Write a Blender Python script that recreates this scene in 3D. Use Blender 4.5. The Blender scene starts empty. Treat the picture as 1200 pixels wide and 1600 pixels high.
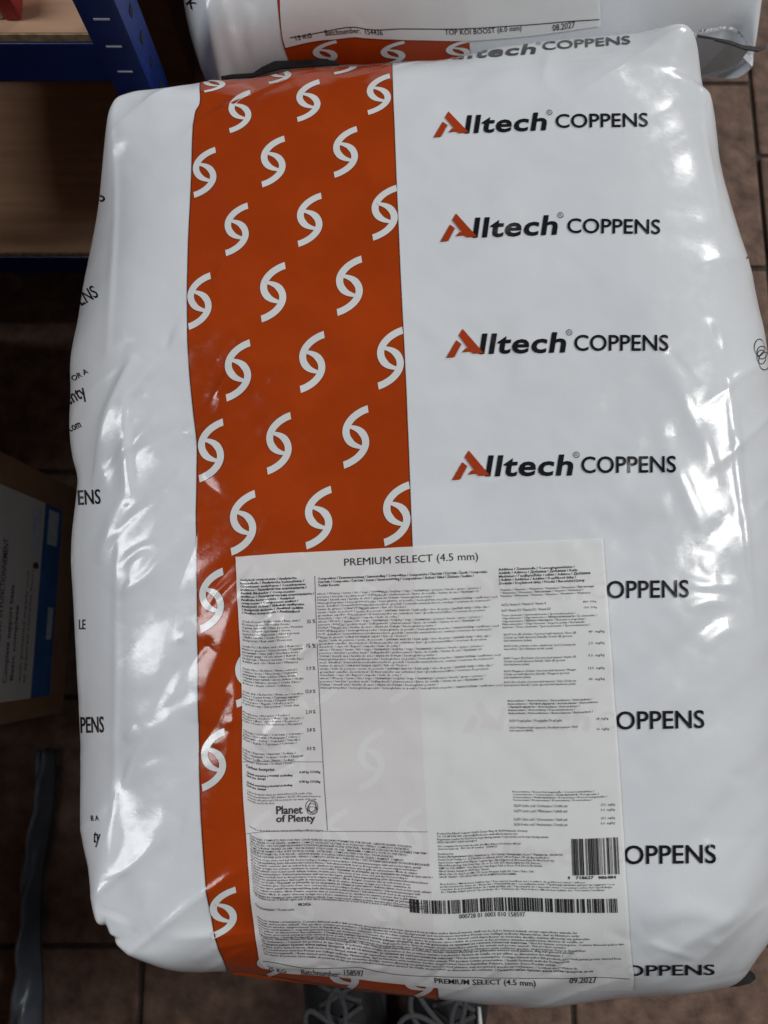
import bpy, bmesh, math, random
import numpy as np
from mathutils import Vector

random.seed(7)
RNG = np.random.RandomState(11)
R = math.radians
SC = bpy.context.scene
COL = SC.collection

# ------------------------------------------------------------------ camera, light, exposure
CAM_H, TILT, FPX = 1.05, R(10.0), 1200.0
cam_d = bpy.data.cameras.new('camera')
cam = bpy.data.objects.new('camera', cam_d)
COL.objects.link(cam)
cam.location = (0, 0, CAM_H)
cam.rotation_euler = (TILT, 0, 0)
cam_d.sensor_fit = 'VERTICAL'
cam_d.sensor_height = 36.0
cam_d.sensor_width = 27.0
cam_d.lens = 27.0
cam_d.clip_start = 0.02
cam_d.clip_end = 100
cam_d.dof.use_dof = True
cam_d.dof.focus_distance = 0.55
cam_d.dof.aperture_fstop = 7.5
SC.camera = cam

world = bpy.data.worlds.new('World')
SC.world = world
world.use_nodes = True
bg = world.node_tree.nodes['Background']
bg.inputs[0].default_value = (0.80, 0.88, 1.0, 1)
bg.inputs[1].default_value = 0.012


def area(name, loc, target, sx, sy, power, color):
    d = bpy.data.lights.new(name, 'AREA')
    d.shape = 'RECTANGLE'
    d.size, d.size_y = sx, sy
    d.energy = power
    d.color = color
    o = bpy.data.objects.new(name, d)
    COL.objects.link(o)
    o.location = loc
    v = Vector(target) - Vector(loc)
    o.rotation_euler = v.to_track_quat('-Z', 'Y').to_euler()
    return o


area('skylight_left', (-1.75, 0.30, 2.35), (0, 0.1, 0.5), 0.55, 1.5, 25, (0.96, 0.985, 1.0))
area('skylight_right', (2.05, 0.60, 2.35), (0, 0.1, 0.5), 0.6, 1.2, 37, (1.0, 0.985, 0.95))
area('hall_light', (3.0, 3.8, 2.1), (0, 0.1, 0.5), 1.6, 1.0, 56, (1.0, 0.99, 0.97))
area('front_fill', (1.5, -2.7, 2.4), (0, 0.0, 0.5), 1.6, 1.2, 2, (1.0, 0.99, 0.97))  # weak fill added to lift the bag's near end, no known source

SC.view_settings.view_transform = 'Standard'
SC.view_settings.look = 'None'
SC.view_settings.exposure = 0.14
SC.view_settings.gamma = 1.0
SC.view_settings.use_curve_mapping = False

# ------------------------------------------------------------------ measured points -> metres
ST, CT = math.sin(TILT), math.cos(TILT)


def at(px, py, z):
    """plan position (x, y) of a point seen in the photograph whose height z is known"""
    u, v = (np.asarray(px, float) - 600) / FPX, (800 - np.asarray(py, float)) / FPX
    zc = (CAM_H - z) / (CT - v * ST)
    return u * zc, zc * (v * CT + ST)


def pl(pts, z, dx=0.0, dy=0.0):
    a = np.array(pts, float)
    x, y = at(a[:, 0], a[:, 1], np.asarray(z, float))
    return np.stack([x + dx, y + dy], 1)


def smooth_curve(P, n=240):
    """Catmull-Rom through P, resampled evenly"""
    P = np.asarray(P, float)
    Q = np.vstack([2 * P[0] - P[1], P, 2 * P[-1] - P[-2]])
    out = []
    for i in range(1, len(Q) - 2):
        t = np.linspace(0, 1, 14, endpoint=False)[:, None]
        p0, p1, p2, p3 = Q[i - 1], Q[i], Q[i + 1], Q[i + 2]
        out.append(0.5 * (2 * p1 + (p2 - p0) * t + (2 * p0 - 5 * p1 + 4 * p2 - p3) * t ** 2 + (3 * p1 - p0 - 3 * p2 + p3) * t ** 3))
    out = np.vstack(out + [P[-1:]])
    L = np.r_[0, np.cumsum(np.linalg.norm(np.diff(out, axis=0), axis=1))]
    s = np.linspace(0, L[-1], n)
    return np.stack([np.interp(s, L, out[:, 0]), np.interp(s, L, out[:, 1])], 1)


def vnoise(x, y, scale, seed):
    """smooth value noise, -1..1"""
    rs = np.random.RandomState(seed)
    T = rs.rand(64, 64) * 2 - 1
    X, Y = x / scale + 100.3, y / scale + 100.7
    i, j = np.floor(X).astype(int), np.floor(Y).astype(int)
    fx, fy = X - i, Y - j
    fx = fx ** 3 * (fx * (6 * fx - 15) + 10)
    fy = fy ** 3 * (fy * (6 * fy - 15) + 10)
    g = lambda a, b: T[a % 64, b % 64]
    return (g(i, j) * (1 - fx) + g(i + 1, j) * fx) * (1 - fy) + (g(i, j + 1) * (1 - fx) + g(i + 1, j + 1) * fx) * fy


# ------------------------------------------------------------------ objects
def tag(o, label=None, cat=None, group=None, kind=None):
    if label: o['label'] = label
    if cat: o['category'] = cat
    if group: o['group'] = group
    if kind: o['kind'] = kind
    return o


def thing(name, loc, label, cat, group=None):
    o = bpy.data.objects.new(name, None)
    COL.objects.link(o)
    o.location = loc
    o.empty_display_size = 0.05
    return tag(o, label, cat, group)


def adopt(o, parent):
    if parent is None:
        return
    o.parent = parent
    m = Vector((0, 0, 0))
    p = parent
    while p is not None:            # parents only carry a location
        m += Vector(p.location)
        p = p.parent
    from mathutils import Matrix
    o.matrix_parent_inverse = Matrix.Translation(-m)


def mesh_obj(name, V, F, mat, parent=None, smooth=True):
    me = bpy.data.meshes.new(name)
    V = np.asarray(V, float)
    me.from_pydata(V.tolist() if len(V) else [], [], [tuple(int(i) for i in f) for f in F])
    me.update()
    if smooth:
        me.polygons.foreach_set('use_smooth', np.ones(len(me.polygons), bool))
    me.materials.append(mat)
    o = bpy.data.objects.new(name, me)
    COL.objects.link(o)
    adopt(o, parent)
    return o


def bm_obj(name, bm, mat, parent=None, smooth=False):
    me = bpy.data.meshes.new(name)
    bm.normal_update()
    bm.to_mesh(me)
    bm.free()
    if smooth:
        me.polygons.foreach_set('use_smooth', np.ones(len(me.polygons), bool))
    me.materials.append(mat)
    o = bpy.data.objects.new(name, me)
    COL.objects.link(o)
    adopt(o, parent)
    return o


def box_bm(x0, x1, y0, y1, z0, z1, bevel=0.0, seg=2, bm=None):
    b2 = bmesh.new()
    vs = [b2.verts.new(p) for p in ((x0, y0, z0), (x1, y0, z0), (x1, y1, z0), (x0, y1, z0), (x0, y0, z1), (x1, y0, z1), (x1, y1, z1), (x0, y1, z1))]
    for f in ((0, 3, 2, 1), (4, 5, 6, 7), (0, 1, 5, 4), (1, 2, 6, 5), (2, 3, 7, 6), (3, 0, 4, 7)):
        b2.faces.new([vs[i] for i in f])
    if bevel:
        bmesh.ops.bevel(b2, geom=b2.edges[:], offset=bevel, segments=seg, affect='EDGES', profile=0.6)
    if bm is None:
        return b2
    me = bpy.data.meshes.new('t'); b2.to_mesh(me); b2.free(); bm.from_mesh(me); bpy.data.meshes.remove(me)
    return bm


def grid_faces(n, m, off=0, wrap=False):
    """n rows of m points"""
    F = []
    for i in range(n - 1):
        for j in range(m - 1 if not wrap else m):
            a, b = off + i * m + j, off + i * m + (j + 1) % m
            F.append((a, b, b + m, a + m))
    return F


def tube(P, r, k=8, cap=True):
    P = [Vector(p) for p in P]
    n = len(P)
    rr = r if hasattr(r, '__len__') else [r] * n
    V, F = [], []
    nrm = None
    for i in range(n):
        t = (P[min(i + 1, n - 1)] - P[max(i - 1, 0)]).normalized()
        if nrm is None:
            nrm = t.orthogonal().normalized()
        nrm = (nrm - t * nrm.dot(t)).normalized()
        b = t.cross(nrm)
        for j in range(k):
            a = 2 * math.pi * j / k
            V.append(P[i] + (nrm * math.cos(a) + b * math.sin(a)) * rr[i])
    F = grid_faces(n, k, 0, True)
    if cap:
        F.append(tuple(range(k))[::-1])
        F.append(tuple((n - 1) * k + j for j in range(k)))
    return [tuple(v) for v in V], F


# ------------------------------------------------------------------ materials
def new_mat(name):
    m = bpy.data.materials.new(name)
    m.use_nodes = True
    nt = m.node_tree
    return m, nt, nt.nodes['Principled BSDF']


def node(nt, t, **kw):
    n = nt.nodes.new(t)
    for k, v in kw.items():
        if k.startswith('i_'):
            n.inputs[k[2:].replace('_', ' ')].default_value = v
        else:
            setattr(n, k, v)
    return n


def film_bump(nt, p, amount=1.0):
    """shared by the film and the ink on it: the same crinkle runs through both"""
    tc = node(nt, 'ShaderNodeTexCoord')
    n1 = node(nt, 'ShaderNodeTexNoise'); n1.inputs['Scale'].default_value = 80; n1.inputs['Detail'].default_value = 3
    n2 = node(nt, 'ShaderNodeTexNoise'); n2.inputs['Scale'].default_value = 620; n2.inputs['Detail'].default_value = 2
    nt.links.new(tc.outputs['Object'], n1.inputs['Vector'])
    nt.links.new(tc.outputs['Object'], n2.inputs['Vector'])
    b1 = node(nt, 'ShaderNodeBump'); b1.inputs['Strength'].default_value = 0.36 * amount; b1.inputs['Distance'].default_value = 0.0006
    b2 = node(nt, 'ShaderNodeBump'); b2.inputs['Strength'].default_value = 0.35 * amount; b2.inputs['Distance'].default_value = 0.00006
    nt.links.new(n1.outputs['Fac'], b1.inputs['Height'])
    nt.links.new(n2.outputs['Fac'], b2.inputs['Height'])
    nt.links.new(b1.outputs['Normal'], b2.inputs['Normal'])
    nt.links.new(b2.outputs['Normal'], p.inputs['Normal'])
    return tc


def film_mat(name, col, rough=0.2, mottle=0.05, specks=False, alpha=1.0, bump=1.0):
    m, nt, p = new_mat(name)
    tc = film_bump(nt, p, bump)
    n = node(nt, 'ShaderNodeTexNoise'); n.inputs['Scale'].default_value = 16; n.inputs['Detail'].default_value = 6
    nt.links.new(tc.outputs['Object'], n.inputs['Vector'])
    cr = node(nt, 'ShaderNodeValToRGB')
    cr.color_ramp.elements[0].position, cr.color_ramp.elements[1].position = 0.3, 0.7
    cr.color_ramp.elements[0].color = tuple(c * (1 - mottle) for c in col) + (1,)
    cr.color_ramp.elements[1].color = tuple(min(1, c * (1 + mottle)) for c in col) + (1,)
    nt.links.new(n.outputs['Fac'], cr.inputs[0])
    out = cr.outputs[0]
    if specks:
        v = node(nt, 'ShaderNodeTexVoronoi'); v.inputs['Scale'].default_value = 34
        nt.links.new(tc.outputs['Object'], v.inputs['Vector'])
        lt = node(nt, 'ShaderNodeMath', operation='LESS_THAN'); lt.inputs[1].default_value = 0.021
        nt.links.new(v.outputs['Distance'], lt.inputs[0])
        sep = node(nt, 'ShaderNodeSeparateColor')
        nt.links.new(v.outputs['Color'], sep.inputs[0])
        gt = node(nt, 'ShaderNodeMath', operation='GREATER_THAN'); gt.inputs[1].default_value = 0.8
        nt.links.new(sep.outputs[0], gt.inputs[0])
        mu = node(nt, 'ShaderNodeMath', operation='MULTIPLY')
        nt.links.new(lt.outputs[0], mu.inputs[0]); nt.links.new(gt.outputs[0], mu.inputs[1])
        mx = node(nt, 'ShaderNodeMix', data_type='RGBA'); mx.inputs['B'].default_value = (0.12, 0.1, 0.08, 1)
        nt.links.new(mu.outputs[0], mx.inputs['Factor']); nt.links.new(out, mx.inputs['A'])
        out = mx.outputs['Result']
    nt.links.new(out, p.inputs['Base Color'])
    # scuffs make the gloss patchy
    n3 = node(nt, 'ShaderNodeTexNoise'); n3.inputs['Scale'].default_value = 120; n3.inputs['Detail'].default_value = 5
    nt.links.new(tc.outputs['Object'], n3.inputs['Vector'])
    mr = node(nt, 'ShaderNodeMapRange'); mr.inputs['From Min'].default_value = 0.35; mr.inputs['From Max'].default_value = 0.75
    mr.inputs['To Min'].default_value = rough * 0.75; mr.inputs['To Max'].default_value = rough * 1.7
    nt.links.new(n3.outputs['Fac'], mr.inputs[0]); nt.links.new(mr.outputs[0], p.inputs['Roughness'])
    p.inputs['IOR'].default_value = 1.5
    p.inputs['Alpha'].default_value = alpha
    return m


def plain_mat(name, col, rough=0.6, mottle=0.15, scale=30, bump=0.0, bscale=200, metallic=0.0, stretch=None):
    m, nt, p = new_mat(name)
    tc = node(nt, 'ShaderNodeTexCoord')
    vec = tc.outputs['Object']
    if stretch:
        mp = node(nt, 'ShaderNodeMapping'); mp.inputs['Scale'].default_value = stretch
        nt.links.new(vec, mp.inputs['Vector']); vec = mp.outputs[0]
    n = node(nt, 'ShaderNodeTexNoise'); n.inputs['Scale'].default_value = scale; n.inputs['Detail'].default_value = 7
    nt.links.new(vec, n.inputs['Vector'])
    cr = node(nt, 'ShaderNodeValToRGB')
    cr.color_ramp.elements[0].position, cr.color_ramp.elements[1].position = 0.28, 0.72
    cr.color_ramp.elements[0].color = tuple(c * (1 - mottle) for c in col) + (1,)
    cr.color_ramp.elements[1].color = tuple(min(1, c * (1 + mottle)) for c in col) + (1,)
    nt.links.new(n.outputs['Fac'], cr.inputs[0]); nt.links.new(cr.outputs[0], p.inputs['Base Color'])
    p.inputs['Roughness'].default_value = rough
    p.inputs['Metallic'].default_value = metallic
    if bump:
        b = node(nt, 'ShaderNodeBump'); b.inputs['Strength'].default_value = 0.7; b.inputs['Distance'].default_value = bump
        n2 = node(nt, 'ShaderNodeTexNoise'); n2.inputs['Scale'].default_value = bscale; n2.inputs['Detail'].default_value = 5
        nt.links.new(vec, n2.inputs['Vector']); nt.links.new(n2.outputs['Fac'], b.inputs['Height'])
        nt.links.new(b.outputs['Normal'], p.inputs['Normal'])
    return m


M = {}
M['film'] = film_mat('white_film', (0.675, 0.70, 0.74), 0.17, 0.02, True)
M['orange'] = film_mat('orange_ink', (0.355, 0.043, 0.005), 0.15, 0.10)
M['rim'] = film_mat('dark_orange_ink', (0.12, 0.022, 0.006), 0.13, 0.05)
M['swirl'] = film_mat('unprinted_film', (0.68, 0.69, 0.70), 0.15, 0.02)
M['black'] = film_mat('black_ink', (0.012, 0.012, 0.015), 0.18, 0.1)
M['red'] = film_mat('red_ink', (0.36, 0.045, 0.012), 0.16, 0.08)
M['label'] = film_mat('label_sheet', (0.86, 0.86, 0.87), 0.17, 0.02, True, alpha=0.78)
M['toner'] = film_mat('label_toner', (0.02, 0.02, 0.022), 0.4, 0.1)
M['hem'] = film_mat('black_film', (0.010, 0.010, 0.011), 0.45, 0.2)
M['flap_shade'] = film_mat('shaded_film_grey', (0.42, 0.42, 0.43), 0.35, 0.06)  # shade on the rear bag's end flap, put into the film colour
M['tile'] = plain_mat('paving_tile', (0.155, 0.096, 0.072), 0.85, 0.48, 40, 0.0035, 90)
M['grout'] = plain_mat('joint_sand', (0.06, 0.045, 0.035), 0.95, 0.4, 80, 0.002, 300)
M['blue'] = plain_mat('blue_paint', (0.004, 0.020, 0.135), 0.38, 0.25, 40, 0.0002, 300)
M['slot'] = plain_mat('bare_slot_edge', (0.45, 0.48, 0.55), 0.4, 0.2, 60)
M['dark'] = plain_mat('dark_void', (0.004, 0.004, 0.005), 0.8, 0.2, 60)
M['board'] = plain_mat('chipboard', (0.58, 0.355, 0.225), 0.75, 0.16, 22, 0.0003, 500, stretch=(0.35, 4.0, 4.0))
M['board_edge'] = plain_mat('chipboard_edge', (0.36, 0.26, 0.15), 0.9, 0.4, 150, 0.0006, 500)
M['card'] = plain_mat('brown_cardboard', (0.23, 0.125, 0.068), 0.85, 0.12, 30, 0.0002, 200)
M['paper'] = plain_mat('white_paper', (0.52, 0.50, 0.48), 0.6, 0.05, 20)
M['blueink'] = plain_mat('blue_print', (0.025, 0.10, 0.29), 0.55, 0.25, 35)
M['paleink'] = plain_mat('pale_print', (0.42, 0.47, 0.53), 0.55, 0.2, 120)
M['blackink'] = plain_mat('dull_black_print', (0.03, 0.04, 0.06), 0.6, 0.2, 60)
M['sheet'] = plain_mat('grey_blue_plastic', (0.10, 0.12, 0.15), 0.35, 0.25, 25, 0.0008, 60)
M['shoe'] = plain_mat('shoe_knit', (0.017, 0.018, 0.022), 0.8, 0.3, 400, 0.0004, 900)
M['sole'] = plain_mat('shoe_sole', (0.03, 0.03, 0.033), 0.7, 0.2, 100)
M['lace'] = plain_mat('grey_lace', (0.07, 0.072, 0.08), 0.9, 0.3, 600, 0.0003, 1500)
M['white'] = plain_mat('white_mark', (0.75, 0.75, 0.75), 0.6, 0.03, 60)
M['redbox'] = plain_mat('red_print', (0.35, 0.02, 0.02), 0.45, 0.1, 60)
M['trouser'] = plain_mat('dark_trouser', (0.012, 0.014, 0.02), 0.9, 0.3, 200, 0.0004, 600)

# ------------------------------------------------------------------ floor
floor = mesh_obj('floor', [(-3, -3, -0.006), (3, -3, -0.006), (3, 4, -0.006), (-3, 4, -0.006)], [(0, 1, 2, 3)], M['grout'], None, False)
tag(floor, kind='structure')
XJ = [-1.11, -0.845, -0.575, -0.3045, -0.034, 0.237, 0.566, 0.86, 1.15]
OFF = [0.04, -0.13, 0.0, 0.128, 0.0, 0.10, -0.085, 0.03]
for c in range(len(XJ) - 1):
    pitch = 0.307
    y0 = -0.372 + OFF[c]
    if c == 5: y0 = 0.55 - 4 * pitch
    if c == 6: y0 = 0.733 - 4 * pitch
    k0 = int(math.floor((-0.95 - y0) / pitch))
    for k in range(k0, k0 + 9):
        ya, yb = y0 + k * pitch, y0 + (k + 1) * pitch
        g = 0.0032
        dz = random.uniform(-0.0016, 0.0016)
        bm = box_bm(XJ[c] + g, XJ[c + 1] - g, ya + g, yb - g, -0.05, dz, 0.004, 2)
        for v in bm.verts:
            v.co.x += random.uniform(-0.0007, 0.0007); v.co.y += random.uniform(-0.0007, 0.0007)
        bm_obj('tile', bm, M['tile'], floor)


# ------------------------------------------------------------------ filled bags
def q_edge(d, Rr, p=2.2):
    t = 1 - np.clip(d / Rr, 0, 1)
    return np.maximum(1 - t ** p, 0) ** (1 / p)


class Sack:
    """a filled bag: plan outline, top skin z(x, y) with its folds, rounded flanks, flat base"""

    def __init__(s, left, right, bottom, top, ze, zt, zb, rad, folds=(), seed=1, rough=1.0, corner=(0.12, 0.12, 0.12, 0.12), tight=(0.25, 0.25, 0.25, 0.25), step=0.0008):
        # outlines: left/right run from the top corner to the bottom corner, bottom/top run left to right
        bl, br = 0.5 * (left[-1] + bottom[0]), 0.5 * (right[-1] + bottom[-1])
        tl, tr = 0.5 * (left[0] + top[0]), 0.5 * (right[0] + top[-1])
        left, right, bottom, top = [np.array(c, float) for c in (left, right, bottom, top)]
        left[0], left[-1], right[0], right[-1] = tl, bl, tr, br
        bottom[0], bottom[-1], top[0], top[-1] = bl, br, tl, tr
        s.L, s.R, s.B, s.T = [smooth_curve(c) for c in (left, right, bottom, top)]
        s.ze, s.zt, s.zb, s.rad, s.seed, s.rough = ze, zt, zb, rad, seed, rough
        s.folds = folds
        s.corner, s.tight = corner, tight
        # the skin's height is sampled once on a fine raster
        a = np.vstack([s.L, s.R, s.B, s.T])
        s.x0, s.y0 = a.min(0) - 0.02
        x1, y1 = a.max(0) + 0.02
        s.h = step
        s.nx, s.ny = int((x1 - s.x0) / s.h) + 2, int((y1 - s.y0) / s.h) + 2
        gx, gy = np.meshgrid(s.x0 + np.arange(s.nx) * s.h, s.y0 + np.arange(s.ny) * s.h)
        s.Z = s.exact(gx.ravel(), gy.ravel()).reshape(s.ny, s.nx)

    def z(s, x, y):
        fx = np.clip((np.asarray(x, float) - s.x0) / s.h, 0, s.nx - 1.001)
        fy = np.clip((np.asarray(y, float) - s.y0) / s.h, 0, s.ny - 1.001)
        i, j = fx.astype(int), fy.astype(int)
        fx, fy = fx - i, fy - j
        Z = s.Z
        return (Z[j, i] * (1 - fx) + Z[j, i + 1] * fx) * (1 - fy) + (Z[j + 1, i] * (1 - fx) + Z[j + 1, i + 1] * fx) * fy

    def exact(s, x, y):
        x, y = np.asarray(x, float), np.asarray(y, float)
        xl = np.interp(y, s.L[::-1, 1], s.L[::-1, 0]); xr = np.interp(y, s.R[::-1, 1], s.R[::-1, 0])
        yb = np.interp(x, s.B[:, 0], s.B[:, 1]); yt = np.interp(x, s.T[:, 0], s.T[:, 1])
        rl, rr, rb, rt = s.rad
        dl, dr, db, dt = x - xl, xr - x, y - yb, yt - y
        # flanks get tighter towards the four corners, so that these stay pointed
        sm = lambda d, c, m: m + (1 - m) * (lambda t: t * t * (3 - 2 * t))(np.clip(d / c, 0, 1))
        ctl, cbl, ctr, cbr = s.corner
        mtl, mbl, mtr, mbr = s.tight
        kl = sm(dt, ctl, mtl) * sm(db, cbl, mbl); kr = sm(dt, ctr, mtr) * sm(db, cbr, mbr)
        kt = sm(dl, ctl, mtl) * sm(dr, ctr, mtr); kb = sm(dl, cbl, mbl) * sm(dr, cbr, mbr)
        rl, rr, rb, rt = rl * kl, rr * kr, rb * kb, rt * kt
        q = q_edge(dl, rl) * q_edge(dr, rr) * q_edge(db, rb) * q_edge(dt, rt)
        z = s.ze + (s.zt - s.ze) * q
        edge = np.clip(np.minimum(np.minimum(dl, dr), np.minimum(db, dt)) / 0.02, 0, 1)
        k = s.rough
        w = 0.0028 * vnoise(x, y, 0.11, s.seed) + 0.0012 * vnoise(x, y, 0.047, s.seed + 1)
        # film pulled in shallow diagonal folds
        xd, yd = (x * 0.62 - y * 0.78), (x * 0.78 + y * 0.62)
        w += 0.0012 * vnoise(xd, yd * 0.28, 0.021, s.seed + 2) * (0.35 + 0.65 * np.clip(vnoise(x, y, 0.13, s.seed + 3) + 0.4, 0, 1))
        rg = np.clip(1 - np.abs(vnoise(xd, yd * 0.30, 0.040, s.seed + 6)) * 1.6, 0, 1) ** 3
        w += 0.0015 * rg * np.clip(vnoise(x, y, 0.10, s.seed + 7) * 1.5 + 0.1, 0, 1)
        w += 0.00034 * vnoise(x, y, 0.013, s.seed + 4) * (0.5 + np.clip(vnoise(x, y, 0.09, s.seed + 8), 0, 1))
        w += 0.0007 * vnoise(xd * 1.2, yd * 0.55, 0.028, s.seed + 5)
        z = z + w * k * (0.25 + 0.75 * edge)
        for P, amp, wp, wn in s.folds:
            m = max(wp, wn) * 3
            sel = (x > P[:, 0].min() - m) & (x < P[:, 0].max() + m) & (y > P[:, 1].min() - m) & (y < P[:, 1].max() + m)
            if not np.any(sel):
                continue
            xs, ys = x[sel], y[sel]
            best = np.full(xs.shape, 9.0); sd = np.zeros(xs.shape); tt = np.zeros(xs.shape)
            seg = np.linalg.norm(np.diff(P, axis=0), axis=1); Lc = np.r_[0, np.cumsum(seg)]
            for i in range(len(P) - 1):
                dx, dy = (P[i + 1] - P[i]) / max(seg[i], 1e-9)
                ax, ay = xs - P[i, 0], ys - P[i, 1]
                t = np.clip(ax * dx + ay * dy, 0, seg[i])
                ex, ey = ax - t * dx, ay - t * dy
                d = np.hypot(ex, ey)
                b = d < best
                best = np.where(b, d, best)
                sd = np.where(b, np.where(dx * ay - dy * ax > 0, d, -d), sd)
                tt = np.where(b, (Lc[i] + t) / Lc[-1], tt)
            taper = np.sin(np.pi * np.clip(tt, 0, 1)) ** 0.6
            prof = np.where(sd > 0, np.exp(-(sd / wp) ** 2), np.exp(-(sd / wn) ** 2))
            z[sel] += amp * taper * prof
        return z

    def drape(s, P, off=0.0):
        P = np.asarray(P, float)
        x, y = P[:, 0], P[:, 1]
        h = 0.0006
        z = s.z(x, y)
        gx = (s.z(x + h, y) - s.z(x - h, y)) / (2 * h)
        gy = (s.z(x, y + h) - s.z(x, y - h)) / (2 * h)
        gl = np.hypot(gx, gy); k = np.minimum(1, 3.0 / np.maximum(gl, 1e-9))
        gx, gy = gx * k, gy * k
        n = np.sqrt(gx ** 2 + gy ** 2 + 1)
        return np.stack([x - gx / n * off, y - gy / n * off, z + off / n], 1)

    def find(s, px, py):
        """place on the skin (plan metres) of a point measured in the photograph"""
        px, py = np.atleast_1d(np.asarray(px, float)), np.atleast_1d(np.asarray(py, float))
        zs = np.linspace(s.zt + 0.015, s.ze - 0.02, 90)
        hi = np.full(px.shape, zs[0]); lo = np.full(px.shape, zs[-1]); done = np.zeros(px.shape, bool)
        prev = zs[0]
        for z in zs[1:]:
            x, y = at(px, py, z)
            hit = (~done) & (s.z(x, y) >= z)
            hi[hit], lo[hit] = prev, z
            done |= hit
            prev = z
        for _ in range(12):
            mid = 0.5 * (hi + lo)
            x, y = at(px, py, mid)
            b = s.z(x, y) >= mid
            lo = np.where(b, mid, lo); hi = np.where(b, hi, mid)
        x, y = at(px, py, 0.5 * (hi + lo))
        s.ok = 0.5 * (hi + lo) > s.ze + 0.004
        return np.stack([x, y], 1)

    def skin(s, name, parent, mat, ns=300, nt=400, ring=10):
        e = lambda n: 0.55 * np.linspace(0, 1, n) + 0.45 * (0.5 - 0.5 * np.cos(np.pi * np.linspace(0, 1, n)))
        S, T = np.meshgrid(e(ns), e(nt))
        pick = lambda c, t: np.stack([np.interp(t, np.linspace(0, 1, len(c)), c[:, k]) for k in (0, 1)], -1)
        Lc, Rc = pick(s.L[::-1], T), pick(s.R[::-1], T)
        Bc, Tc = pick(s.B, S), pick(s.T, S)
        S3, T3 = S[..., None], T[..., None]
        c00, c10, c01, c11 = s.B[0], s.B[-1], s.T[0], s.T[-1]
        P = (1 - S3) * Lc + S3 * Rc + (1 - T3) * Bc + T3 * Tc - ((1 - S3) * (1 - T3) * c00 + S3 * (1 - T3) * c10 + (1 - S3) * T3 * c01 + S3 * T3 * c11)
        X, Y = P[..., 0].ravel(), P[..., 1].ravel()
        V = np.stack([X, Y, s.z(X, Y)], 1)
        F = grid_faces(nt, ns)
        # boundary loop, counter-clockwise
        idx = np.arange(ns * nt).reshape(nt, ns)
        loop = np.r_[idx[0, :-1], idx[:-1, -1], idx[-1, :0:-1], idx[:0:-1, 0]]
        b = V[loop]
        nb = len(loop)
        tang = np.roll(b[:, :2], -3, 0) - np.roll(b[:, :2], 3, 0)
        tang /= np.maximum(np.linalg.norm(tang, axis=1), 1e-9)[:, None]
        cen = b[:, :2].mean(0)
        nrm = cen - b[:, :2]
        nrm /= np.linalg.norm(nrm, axis=1)[:, None]
        rings = []
        for k in range(1, ring + 1):
            a = math.pi / 2 * k / ring
            ins = 0.055 * (1 - math.cos(a))
            zz = b[:, 2] - (b[:, 2] - s.zb) * math.sin(a)
            xy = b[:, :2] + nrm * ins
            zz = zz + 0.0015 * vnoise(b[:, 0] * 1.0 + zz, b[:, 1], 0.03, s.seed + 9) * (k < ring)
            rings.append(np.c_[xy, zz])
        base = len(V)
        V = np.vstack([V] + rings)
        for k in range(ring):
            lo = loop if k == 0 else base + (k - 1) * nb + np.arange(nb)
            hi = base + k * nb + np.arange(nb)
            for j in range(nb):
                F.append((lo[j], hi[j], hi[(j + 1) % nb], lo[(j + 1) % nb]))
        c = len(V)
        V = np.vstack([V, [[b[:, 0].mean(), b[:, 1].mean(), s.zb]]])
        last = base + (ring - 1) * nb
        for j in range(nb):
            F.append((last + j, c, last + (j + 1) % nb))
        return mesh_obj(name, V, F, mat, parent)


# ------------------------------------------------------------------ print: polygons and lettering laid on a skin
def poly_tris(loops, maxlen=0.0):
    """filled outline (list of 2-D loops, no holes crossing) -> verts, tris"""
    bm = bmesh.new()
    for lp in loops:
        bm.faces.new([bm.verts.new((p[0], p[1], 0)) for p in lp])
    bmesh.ops.triangulate(bm, faces=bm.faces[:])
    return bm


def refine(bm, maxlen, rounds=6):
    for _ in range(rounds):
        es = [e for e in bm.edges if e.calc_length() > maxlen]
        if not es:
            break
        bmesh.ops.subdivide_edges(bm, edges=es, cuts=1, use_grid_fill=False)
        bmesh.ops.triangulate(bm, faces=[f for f in bm.faces if len(f.verts) > 3])


def bm_arrays(bm):
    bm.verts.ensure_lookup_table(); bm.verts.index_update()
    V = np.array([v.co[:] for v in bm.verts]).reshape(-1, 3)
    F = [tuple(v.index for v in f.verts) for f in bm.faces]
    bm.free()
    return V[:, :2], F


def arrays_bm(V, F):
    bm = bmesh.new()
    vs = [bm.verts.new((p[0], p[1], 0)) for p in V]
    for f in F:
        try: bm.faces.new([vs[i] for i in f])
        except ValueError: pass
    return bm


def up_facing(V, F):
    out = []
    for f in F:
        a = V[f[0]]; s = 0
        for i in range(1, len(f) - 1):
            b, c = V[f[i]], V[f[i + 1]]
            s += (b[0] - a[0]) * (c[1] - a[1]) - (b[1] - a[1]) * (c[0] - a[0])
        out.append(f if s >= 0 else f[::-1])
    return out


CAP = 0.727
_tc = {}


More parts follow.
